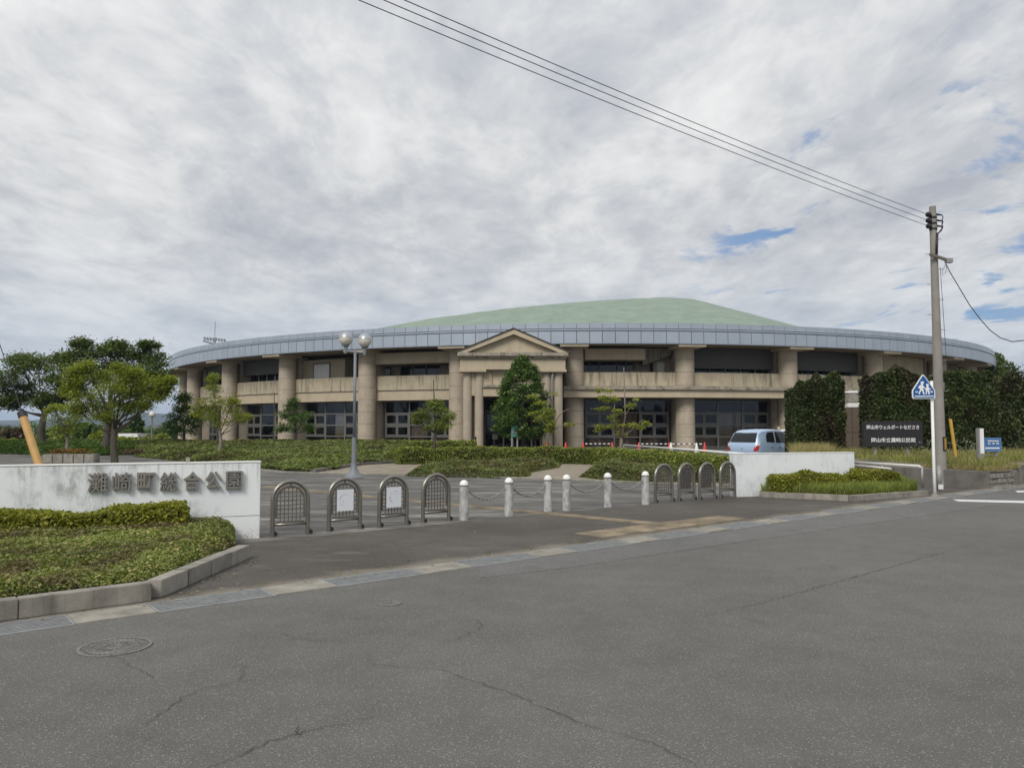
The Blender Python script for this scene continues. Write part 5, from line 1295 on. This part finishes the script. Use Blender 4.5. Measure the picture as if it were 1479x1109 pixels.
mb = MB(); mb.box((0, 0, .49), (33*k, .86, .44)); mb.build('body', M['gutter'], bx, bevel=.03)
mb = MB(); mb.xzprism([(-17*k, .715), (17*k, .715), (17*k, .76), (8*k, .82), (-8*k, .82), (-17*k, .76)], -.45, .45); mb.build('lid', M['white'], bx)

# ------------------------------------------------------------------ signs
def board(name, label, cat, cx_, Y, zlo, zhi, w_, mat, posts, zp, postmat, th=.06, rz=0.):
    root_ = empty(name, (cx_, Y, zp), rz, label, cat)
    mb = MB(); mb.box((0, 0, (zlo+zhi)/2-zp), (w_, th, zhi-zlo)); mb.build('board', mat, root_, bevel=.006)
    for x in posts: mb = MB(); mb.box((x, th/2+.045, (zhi-zp)/2-.1-.1), (.085, .085, zhi-zp-.0)); mb.build('post', postmat, root_, bevel=.004)
    return root_
Yb = 24.5; xL, xR = hz_at(1245, Yb), hz_at(1330.5, Yb); zh, zl = at(1290, 608, Yb).z, at(1290, 644.5, Yb).z; wB = xR-xL
sb = board('name_board', 'black name board with two lines of white Japanese lettering on two posts', 'sign', (xL+xR)/2, Yb, zl, zh, wB, M['sign_black'], (-wB*.275, wB*.26), .5, M['galv'], .1)
k = Yb/FPX
fit_text('lettering', '岡山市ウェルポートなださき', 75.5*k, 6.2*k, .004, .012, M['sign_white'], sb, (-.2*k, -.056, at(1290, 616.8, Yb).z-.5))
fit_text('lettering', '岡山市立灘崎公民館', 63.5*k, 6.6*k, .004, .012, M['sign_white'], sb, (.0, -.056, at(1290, 635.3, Yb).z-.5))
# pedestrian crossing sign
c = G(1350.5, 718); Ys = c.y; cs_ = empty('crossing_sign', (c.x, c.y, .0), 0, 'blue pointed crossing sign with two walking figures on a white pole', 'road sign')
mb = MB(); topz = at(1346, 550, Ys).z
tilt = at(1346, 560, Ys).x-c.x
mb.tube([(0, 0, -.02), (tilt*.0-.005, 0, .6), (tilt*.35, 0, topz)], .033, 12); mb.build('pole', M['white_metal'], cs_, smooth=True)
mb = MB(); mb.lathe([(.09, 0), (.085, .04), (.045, .07), (.036, .12)], 14); mb.build('foot', M['kerb'], cs_, smooth=True)
k = Ys/FPX; scx = at(1331.2, 560, Ys).x-c.x
def S(px, py): return ((px-1331.2)*k+scx, at(1331, py, Ys).z)
def sgn(name, poly, y0, y1, mat): mb = MB(); mb.xzprism(poly, y0, y1); return mb.build(name, mat, cs_)
outer = [S(1330.2, 541.6), S(1332.6, 541.6), S(1347.6, 563.6), S(1347.9, 565), S(1347.9, 574.8), S(1346.6, 576), S(1316.4, 576), S(1315, 574.6), S(1315, 565), S(1315.4, 563.6)]
def shrink(poly, f, cc): return [(cc[0]+(p[0]-cc[0])*f, cc[1]+(p[1]-cc[1])*f) for p in poly]
cc = S(1331.3, 564)
sgn('rim', outer, -.075, -.05, M['sign_white']); pl = sgn('plate', shrink(outer, .915, cc), -.08, -.0751, M['sign_blue'])
def fig(parts):
    for nm_, pts in parts:
        sgn('figure', [S(*p) for p in pts], -.086, -.0801, M['sign_white'])
def z_(pts): return [(1300+x/18.486, 530+y/18.486) for x, y in pts]      # read from an enlargement of the sign
fig([('figure', z_([(495, 430), (515, 395), (560, 390), (588, 405), (590, 425), (570, 440), (575, 462), (550, 480), (560, 500), (610, 550), (640, 570), (620, 590), (575, 560), (560, 580), (580, 640), (590, 710), (605, 730), (565, 740), (535, 630), (510, 640), (475, 700), (475, 735), (440, 725), (445, 690), (480, 620), (470, 580), (425, 560), (440, 540), (480, 490), (520, 470), (505, 445)])),
     ('figure', z_([(640, 480), (660, 452), (700, 460), (722, 490), (705, 510), (705, 535), (720, 560), (775, 600), (760, 612), (715, 600), (725, 640), (730, 700), (742, 730), (705, 738), (685, 650), (665, 660), (655, 735), (622, 725), (640, 650), (605, 590), (620, 570), (655, 545), (660, 520)]))])
for q in ([(360, 655), (425, 655), (425, 685), (360, 685)], [(750, 650), (820, 650), (820, 682), (750, 682)], [(335, 772), (850, 770), (850, 795), (335, 800)]):
    sgn('stripe', [S(*p) for p in z_(q)], -.0855, -.0801, M['sign_white'])
mb = MB(); mb.box((tilt*.3, -.03, S(1340, 562)[1]), (.1, .05, .04)); mb.build('clamp', M['galv'], cs_)
# blue sign and white vertical sign
Yq = 23.5; k = Yq/FPX; xL, xR = hz_at(1410.5, Yq), hz_at(1443.5, Yq); zh, zl = at(1427, 632, Yq).z, at(1427, 652, Yq).z
bs = board('blue_sign', 'wide blue sign with white lettering and an underline, before the dark hedge', 'sign', (xL+xR)/2, Yq, zl, zh, xR-xL, M['sign_blue2'], (11.*k, -11*k), .45, M['galv'], .05)
cx_ = (xL+xR)/2
mb = MB(); mb.bar((-11*k, .07, at(1427, 656.5, Yq).z-.45), (11*k, .07, at(1427, 656.5, Yq).z-.45), .04, .03); mb.build('cross_bar', M['galv'], bs)
fit_text('lettering', '灘崎図書館', 16.3*k, 2.5*k, .003, .012, M['sign_white'], bs, (hz_at(1432, Yq)-cx_, -.029, at(1427, 636.7, Yq).z-.45))
fit_text('lettering', '駐 車 場', 16.3*k, 2.4*k, .003, .012, M['sign_white'], bs, (hz_at(1432, Yq)-cx_, -.029, at(1427, 640.5, Yq).z-.45))
mb = MB(); mb.box((hz_at(1430.5, Yq)-cx_, -.0275, at(1427, 647, Yq).z-.45), (20.5*k, .006, 2*k)); mb.build('underline', M['sign_white'], bs)
fr_ = MB()
w2 = (xR-xL)/2-.012
for (a_, b_) in (((-w2, zl+.014), (w2, zl+.014)), ((-w2, zh-.014), (w2, zh-.014)), ((-w2, zl+.014), (-w2, zh-.014)), ((w2, zl+.014), (w2, zh-.014))): fr_.bar((a_[0], -.027, a_[1]-.45), (b_[0], -.027, b_[1]-.45), .012, .012)
fr_.build('border', pm('pale_blue_border', (.16, .28, .5), .5, .05), bs)
Yv = 22.6; k = Yv/FPX; vs_ = empty('vertical_sign', (hz_at(1415, Yv), Yv, .45), 0, 'tall narrow white sign on a square grey post beside the blue sign', 'sign')
zt_, zb_ = at(1415, 618.3, Yv).z-.45, at(1415, 655.5, Yv).z-.45
mb = MB(); mb.box((0, .05, zt_/2-.05), (8*k, .12, zt_+.1)); mb.build('post', M['galv'], vs_, bevel=.008)
mb = MB(); mb.box((1.0*k, -.02, (zt_+zb_)/2), (5.4*k, .014, zt_-zb_-.02)); mb.build('face', M['sign_white'], vs_)
# green sign by the entrance
Yg = 45.2; k = Yg/FPX; gs = board('green_sign', 'small green notice on two thin legs in front of the conical tree', 'sign', hz_at(743.2, Yg), Yg, at(743, 631, Yg).z, at(743, 614.5, Yg).z, 9*k, M['sign_green'], (-3.9*k, 3.9*k), .06, M['galv'], .05)
mb = MB(); mb.box((0, -.03, at(743, 623.5, Yg).z-.06), (6.5*k, .006, 5*k)); mb.build('notice', M['galv'], gs)
for x, lab in ((686.5, 'short black post left of the porch'), (772.5, 'short black post right of the conical tree')):
    q = at(x, 645, 47); root = empty('black_post', (q.x, 47, .06), 0, lab, 'post'); mb = MB(); mb.tube([(0, 0, 0), (0, 0, at(x, 631, 47).z-.06)], .07, 10); mb.build('shaft', M['black'], root); mb = MB(); mb.lathe([(.075, 0), (.06, .06), (.01, .09)], 10, (0, 0, at(x, 631, 47).z-.06)); mb.build('cap', M['lamp_grey'], root)

# ------------------------------------------------------------------ utility pole, wires, guys
c = Vector((hz_at(1356.5, 21), 21.0, .42)); up_ = empty('utility_pole', c, 0, 'tall tapered concrete utility pole at the right', 'utility pole')
top = at(1346.8, 298.5, 21)-c
mb = MB(); mb.tube([(0, 0, -.5), (0, 0, 0), top*.5, top], [.140, .138, .112, .086], 18); mb.build('shaft', M['concrete_pole'], up_, smooth=True, auto=50)
zS = [at(1346, y, 21).z-c.z for y in (311.5, 320, 328)]
for i, z in enumerate(zS):
    px_ = top.x*z/top.z
    mb = MB(); mb.lathe([(.102, -.03), (.105, 0), (.102, .03)], 14, (px_, top.y*z/top.z, z-.06)); mb.build('band', M['black'], up_)
    mb = MB(); mb.tube([(px_-.1, -.05, z), (px_-.17, -.1, z), (px_-.2, -.12, z), (px_-.26, -.16, z)], [.05, .075, .075, .03], 10); mb.tube([(px_-.14, -.08, z-.07), (px_-.14, -.08, z+.06)], .02, 6); mb.build('insulator', M['black'], up_, smooth=True, auto=45)
    mb = MB(); mb.tube([(px_+.1, .02, z+.04), (px_+.26, .02, z+.02)], [.035, .02], 8); mb.build('insulator', M['black'], up_, smooth=True)
    q0 = Vector((px_+.26, .02, z+.02)); e0 = at(1347+14, 318+6*i, 21)-c; e1 = at(1360, 331+i, 21)-c; e2 = at(1351, 338, 21)-c
    mb = MB(); mb.tube([q0, q0.lerp(e0, .5)+Vector((.03, 0, .03)), e0, e1, (e1+e2)/2+Vector((0, 0, -.03)), e2], .013, 6); mb.build('jumper', M['wire'], up_, smooth=True)
mb = MB(); mb.tube([at(1351, 338, 21)-c+Vector((0, -.09, 0)), at(1349, 368, 21)-c+Vector((0, -.13, 0))], .035, 8); mb.build('conduit', M['black'], up_, smooth=True)
zA = at(1355, 374, 21).z-c.z
pa, pb = at(1340.5, 368, 20.9)-c, at(1368, 377.5, 20.9)-c
mb = MB(); mb.bar(pa+Vector((0, -.08, 0)), pb+Vector((0, -.08, 0)), .06, .07); mb.build('cross_arm', M['steel_dark'], up_)
mb = MB(); mb.box(pb+Vector((.0, -.08, .0)), (.17, .12, .12)); mb.build('junction', M['galv'], up_)
for i in range(14):
    z = .9+i*.42; s_ = 1 if i % 2 else -1; fx = top.x*z/top.z; rr_ = .138-.052*z/top.z
    if z < 1.8: continue
    mb = MB(); mb.tube([(fx+s_*rr_*.9, 0, z), (fx+s_*(rr_+.13), 0, z)], .009, 5); mb.build('step_bolt', M['galv'], up_)
pl_ = MB(); zp = at(1357, 641, 20.8).z-c.z
pl_.arc(.145, .149, -5, 75, zp-.19, zp+.19, 8); pl_.build('warning_plate', M['black'], up_)
for p0 in (14, 44): q = MB(); q.arc(.15, .153, p0, p0+13, zp-.15, zp+.15, 2); q.build('stripe', M['guard2'], up_)
pl2 = MB(); z2 = at(1358, 557, 20.8).z-c.z; pl2.arc(.13, .134, 50, 110, z2-.1, z2+.1, 6); pl2.build('number_plate', M['sign_white'], up_)
# overhead wires follow the road to the next pole behind the camera
def cable(label, a_, b_, sag, rad_, n_=40, cat='cable', group=None):
    mb = MB(); a_ = Vector(a_); b_ = Vector(b_)
    mb.tube([a_.lerp(b_, i/n_)-Vector((0, 0, sag*4*(i/n_)*(1-i/n_))) for i in range(n_+1)], rad_, 6)
    return tag(mb.build('overhead_wire', M['wire'], smooth=True), label, cat, group)
for i, (z, px0) in enumerate(zip(zS, (583, 553, 517))):
    st = c+Vector((top.x*z/top.z-.26, -.16, z))
    # the line runs beside the road to a pole behind the camera; surveyed where it crosses the verge
    th = at(px0, 0, 10.1)+Vector((0, 0, .30)); dvec = th-st; en_ = st+dvec*1.95
    cable(['uppermost of the three overhead wires crossing the sky', 'middle of the three overhead wires crossing the sky', 'lowest of the three overhead wires crossing the sky'][i], st, en_, .30, .0075, group='overhead wires strung to the utility pole')
s0 = at(1366, 381, 20.9); mb = MB(); mid_pts = [(1366, 381), (1372, 393), (1384, 413), (1400, 440), (1415, 460), (1430, 477), (1445, 488), (1462, 493.5), (1480, 491.5), (1500, 485), (1540, 468)]
mb.tube([at(x, y, 20.9+.0*i) for i, (x, y) in enumerate(mid_pts)], .013, 6); tag(mb.build('service_cable', M['wire'], smooth=True), 'single slack cable drooping from the utility pole to the right edge', 'cable')
mb = MB(); mb.tube([at(1366, 381, 20.9), at(1361, 392, 20.9), at(1362, 398, 20.9), at(1366, 394, 20.9), at(1367, 384, 20.9)], .006, 5); tag(mb.build('cable_loop', M['wire'], smooth=True), 'thin spare wire loop hanging under the pole cross-arm', 'cable')
def guy(label, top_, gtop, gbot, rad_, mat, wl, cap_=True):
    root_ = empty('guy_wire', gbot, 0, label, 'guy wire'); b_ = Vector(gbot)
    mb = MB(); mb.tube([top_-b_, gtop-b_], .007, 5); mb.build('wire', M['wire'], root_)
    mb = MB(); ax = (gtop-b_); mb.tube([ax*0, ax*.3, ax], rad_, 12); mb.build('guard', mat, root_, smooth=True, auto=50)
    if cap_: mb = MB(); mb.tube([ax*.985, ax*1.03], rad_*1.15, 12); mb.build('cap', M['black'], root_); mb = MB(); mb.tube([ax*1.03+Vector((-.06, 0, 0)), ax*1.03+Vector((.06, 0, 0))], .012, 6); mb.build('clamp', M['steel_dark'], root_)
guy('thin guy wire with a slim yellow guard behind the utility pole', at(1358, 386, 21.0), at(1372.5, 605, 23), Vector((hz_at(1379.5, 23), 23, .5)), .045, M['guard2'], .007, False)
gt, gb = at(33, 600, 12.4), at(66, 682, 12.1); gb = Vector((gb.x+.25, gb.y, .0))
guy('stay wire with a thick ochre guard tube leaning behind the lettered wall', gt+(gt-gb)*3.2, gt, gb, .062, M['guard'], .007)

# ------------------------------------------------------------------ cars
def car(label, paint, loc, rz):
    root_ = empty('parked_car', loc, rz, label, 'car', None)
    S_ = [  # x, z0, zmid, zbelt, ztop, wlow, wbelt, wtop
        (0.00, .36, .60, .80, .84, .58, .62, .52), (.045, .27, .60, .90, .97, .69, .69, .60), (.15, .22, .58, .93, 1.17, .725, .715, .60), (.30, .21, .58, .94, 1.385, .735, .725, .575),
        (.48, .20, .56, .94, 1.465, .7375, .73, .585), (.9, .20, .56, .935, 1.50, .7375, .73, .60), (1.4, .20, .56, .92, 1.505, .7375, .73, .605), (1.85, .20, .56, .905, 1.475, .7375, .73, .60), (2.15, .20, .56, .90, 1.36, .7375, .73, .585),
        (2.45, .20, .56, .895, 1.14, .7375, .725, .60), (2.68, .20, .56, .885, .965, .735, .715, .61), (2.95, .21, .55, .83, .885, .72, .69, .58), (3.22, .24, .5, .72, .775, .66, .62, .5), (3.37, .3, .46, .58, .62, .54, .5, .4), (3.395, .36, .44, .50, .52, .46, .42, .32)]
    vs = []; ring = 0
    for (x, z0, zm, zb, zt_, wl_, wb, wt) in S_:
        half = [(0, z0), (wl_*.88, z0), (wl_*.985, z0+.09), (wl_, zm), (wb, zb), (wb*.55+wt*.45+.0, zb+(zt_-zb)*.45), (wt+.012, zt_-.05*min(1, (zt_-zb)*4)), (wt*.82, zt_), (0, zt_+.018)]
        pts = [(x, -y, z) for y, z in half]+[(x, y, z) for y, z in half[-2:0:-1]]; ring = len(pts); vs += pts
    fs = []
    for i in range(len(S_)-1):
        for k in range(ring): k2 = (k+1) % ring; fs.append((i*ring+k, (i+1)*ring+k, (i+1)*ring+k2, i*ring+k2))
    fs.append(tuple(range(ring))); fs.append(tuple(reversed(range((len(S_)-1)*ring, len(S_)*ring))))
    mb = MB(); mb.add(vs, fs); o_ = mb.build('body', paint, root_, smooth=True, auto=38)
    bm = bmesh.new(); bm.from_mesh(o_.data); bmesh.ops.recalc_face_normals(bm, faces=bm.faces); bm.to_mesh(o_.data); bm.free(); o_.data.set_sharp_from_angle(angle=R(38))
    xs_ = [s_[0] for s_ in S_]
    def sidey(x, z):
        f = lambda j: float(np.interp(x, xs_, [s_[j] for s_ in S_]))
        zb, zt_, wb, wt = f(3), f(4), f(6), f(7); t = (z-zb)/max(.02, zt_-.05-zb)
        return (wb+(wb*.55+wt*.45-wb)*min(t/.5, 1)+(wt+.012-(wb*.55+wt*.45))*max(0, (t-.5)/.5)) if t > 0 else wb
    def roofx(z): return float(np.interp(z, [.84, .97, 1.17, 1.385, 1.465], [0, .045, .15, .30, .48]))
    def sidepanel(name, poly, mat, off=.008, m_=5):
        for sgn_ in (-1, 1):
            b_ = MB(); pts = []
            for i in range(len(poly)):
                p, q = poly[i], poly[(i+1) % len(poly)]
                for j in range(m_): t = j/m_; pts.append((p[0]+(q[0]-p[0])*t, p[1]+(q[1]-p[1])*t))
            cx1 = sum(p[0] for p in pts)/len(pts); cz1 = sum(p[1] for p in pts)/len(pts)
            v_ = [(x, sgn_*(sidey(x, z)+off), z) for x, z in pts]+[(cx1, sgn_*(sidey(cx1, cz1)+off), cz1)]
            n_ = len(pts); b_.add(v_, [(i, (i+1) % n_, n_) if sgn_ < 0 else ((i+1) % n_, i, n_) for i in range(n_)]); b_.build(name, mat, root_, smooth=True)
    sidepanel('side_window', [(.62, 1.00), (1.18, .975), (1.20, 1.40), (.80, 1.385), (.66, 1.25)], M['car_glass'])
    sidepanel('side_window', [(1.27, .97), (2.18, .95), (2.34, 1.02), (2.02, 1.32), (1.85, 1.395), (1.29, 1.41)], M['car_glass'])
    # rear window
    b_ = MB(); v_ = []
    zs_ = [.985, 1.02, 1.18, 1.35, 1.395]
    for z in zs_:
        for y in (-1, -.6, 0, .6, 1):
            hw_ = (.60-.075*(z-1.)/.36)*(1 if .99 < z < 1.38 else .93); v_.append((roofx(z)-.016+.012*y*y, y*hw_, z))
    b_.add(v_, [(j*5+i, (j+1)*5+i, (j+1)*5+i+1, j*5+i+1) for j in range(4) for i in range(4)]); b_.build('rear_window', M['car_glass'], root_, smooth=True)
    b_ = MB(); v_ = []
    for (x, z, hw_) in ((2.63, 1.0, .56), (2.4, 1.17, .55), (2.12, 1.38, .52)):
        for y in (-1, 0, 1): v_.append((x+.02, y*hw_, z+.012))
    b_.add(v_, [(j*3+i, j*3+i+1, (j+1)*3+i+1, (j+1)*3+i) for j in range(2) for i in range(2)]); b_.build('windscreen', M['car_glass'], root_, smooth=True)
    for sg in (-1, 1):
        b_ = MB(); b_.xzprism([(-.012, .62), (.09, .60), (.16, .80), (.15, .86), (.0, .80)], sg*.60, sg*.738) if False else b_.add([(-.012, sg*.53, .66), (-.012, sg*.60, .64), (.05, sg*.705, .66), (.13, sg*.735, .86), (.03, sg*.69, .86), (-.004, sg*.58, .82)], [(0, 1, 5), (1, 2, 4), (1, 4, 5), (2, 3, 4)]); b_.build('tail_light', M['tail_red'], root_)
        b_ = MB(); b_.add([(-.004, sg*.575, .825), (.028, sg*.69, .865), (.125, sg*.738, .865), (.17, sg*.738, 1.0), (.07, sg*.70, .97)], [(0, 1, 4), (1, 2, 3), (1, 3, 4)]); b_.build('reverse_light', M['lamp_clear'], root_)
        b_ = MB(); b_.box((2.15, sg*.82, .97), (.1, .17, .13)); b_.build('mirror', M['car_trim'], root_, bevel=.03)
        b_ = MB(); b_.box((.95, sg*.742, .82), (.15, .03, .035)); b_.build('handle', paint, root_, bevel=.008)
        b_ = MB(); b_.box((1.5, sg*.742, .81), (.15, .03, .035)); b_.build('handle', paint, root_, bevel=.008)
        for x in (.52, 2.86):
            t_ = MB(); t_.tube([(x, sg*.58, .28), (x, sg*.60, .28), (x, sg*.72, .28), (x, sg*.748, .28)], [.2, .28, .28, .24], 20); w_ = t_.build('wheel', M['rubber'], root_, smooth=True, auto=40)
            r_ = MB(); r_.tube([(x, sg*.70, .28), (x, sg*.755, .28)], [.19, .17], 16); r_.build('rim', M['galv'], w_)
    b_ = MB(); b_.box((-.002, 0, .73), (.012, .09, .045)); b_.build('emblem', M['galv'], root_)
    b_ = MB(); b_.box((.02, 0, .47), (.03, .34, .17)); b_.build('number_plate', M['lamp_clear'], root_)
    b_ = MB(); b_.box((.012, 0, .33), (.03, 1.0, .1)); b_.build('bumper_trim', M['car_trim'], root_)
    return root_
def paintmat(n_, c_):
    m, q, p, o = newmat(n_); p.inputs['Roughness'].default_value = .35; p.inputs['Metallic'].default_value = .25; p.inputs['Coat Weight'].default_value = .6; p.inputs['Coat Roughness'].default_value = .08
    nz = q.noise(pos(q), 2.5, 3, .5); q.put(p.inputs['Base Color'], q.ramp(nz, [(.3, tuple(x*.96 for x in c_)), (.7, c_)])); return m
M['car_glass'] = pm('car_glass', (.016, .018, .02), .1, .1, 3, spec=.3)
M['car_trim'] = pm('black_trim', (.025, .025, .028), .5)
M['tail_red'] = pm('tail_red', (.42, .018, .02), .25, .1); M['lamp_clear'] = pm('clear_lamp', (.62, .6, .6), .3, .1)
yaw = R(90-52)
cc_ = G(1072, 674.5)
fwd = Vector((math.cos(yaw), math.sin(yaw), 0))
car('light blue hatchback seen from behind, parked beyond the handrail', paintmat('light_blue_paint', (.40, .53, .70)), (cc_.x, cc_.y, .0), yaw)
wc = at(1122, 640, 41); car('white car mostly hidden behind the dark hedge block', paintmat('white_car_paint', (.72, .73, .74)), (wc.x, wc.y, .0), R(20))
q = at(1125, 640, 37); root = empty('marker_post', (q.x, 37, 0), 0, 'thin cream marker post between the blue and the white car', 'post')
mb = MB(); mb.box((0, 0, at(1125, 616, 37).z/2), (.09, .09, at(1125, 616, 37).z)); mb.build('post', pm('cream_paint', (.6, .52, .3), .6), root)
mb = MB(); mb.box((0, 0, .03), (.3, .3, .06)); mb.build('foot', M['rubber'], root)

# ------------------------------------------------------------------ traffic cones with bars
def cone():
    root_ = empty('traffic_cone', (0, 0, 0), 0, None, 'traffic cone', 'red cones along the hall front')
    mb = MB(); mb.lathe([(.15, .03), (.12, .25), (.075, .5), (.03, .69), (.02, .7)], 14); mb.build('cone', M['cone_red'], root_, smooth=True, auto=40)
    mb = MB(); mb.box((0, 0, .015), (.36, .36, .03)); mb.build('base', M['cone_red'], root_, bevel=.008)
    return root_
conex = [(790, 'red cone beside the black post by the porch'), (817, 'red cone under the first portico-side column'), (842, 'red cone at the left end of the first striped bar'), (884, 'red cone at the right end of the first striped bar'), (923, 'red cone at the left end of the second striped bar'), (965, 'red cone at the right end of the second striped bar'), (1014, 'red cone nearest the blue car')]
k0 = cone(); cp = []
for i, (x, l_) in enumerate(conex):
    o_ = k0 if i == 0 else copy_tree(k0); q = at(x, 640, 45.5); o_.location = (q.x, 45.5-.3*max(0, i-4), .004); o_['label'] = l_; cp.append(o_.location.copy())
def cbar(a_, b_, label):
    root_ = empty('cone_bar', a_+Vector((0, 0, .6)), 0, label, 'barrier bar', 'striped bars between the cones'); d_ = b_-a_; n_ = 13
    for i in range(n_):
        mb = MB(); mb.tube([d_*(i/n_)+d_.normalized()*(.0), d_*((i+1)/n_)], .03, 8); mb.build('stripe', M['white'] if i % 2 else M['black'], root_)
cbar(cp[2], cp[3], 'black and white bar between the first pair of cones'); cbar(cp[4], cp[5], 'black and white bar between the second pair of cones'); cbar(cp[5], cp[6], 'black and white bar on the cones nearest the blue car')
wk = cone();
for ch in wk.children: ch.data = ch.data.copy(); ch.data.materials[0] = M['white']
q = at(969, 640, 44.5); wk.location = (q.x, 44.5, .004); wk['label'] = 'white cone just right of the second striped bar'; wk['group'] = 'white cones along the hall front'
w2_ = copy_tree(wk); q = at(1006, 640, 43.5); w2_.location = (q.x, 43.5, .004); w2_['label'] = 'white cone just left of the red cone by the blue car'

# ------------------------------------------------------------------ air
hm = bpy.data.materials.new('haze'); hm.use_nodes = True; ht = hm.node_tree; ht.nodes.clear()
ho = ht.nodes.new('ShaderNodeOutputMaterial'); hv = ht.nodes.new('ShaderNodeVolumePrincipled'); ht.links.new(hv.outputs[0], ho.inputs['Volume'])
hv.inputs['Color'].default_value = (.60, .76, 1, 1); hv.inputs['Density'].default_value = .00022; hv.inputs['Anisotropy'].default_value = .2
mb = MB(); mb.box((0, 500, 36), (7600, 8600, 78)); hz_o = mb.build('haze', hm); hz_o['kind'] = 'stuff'
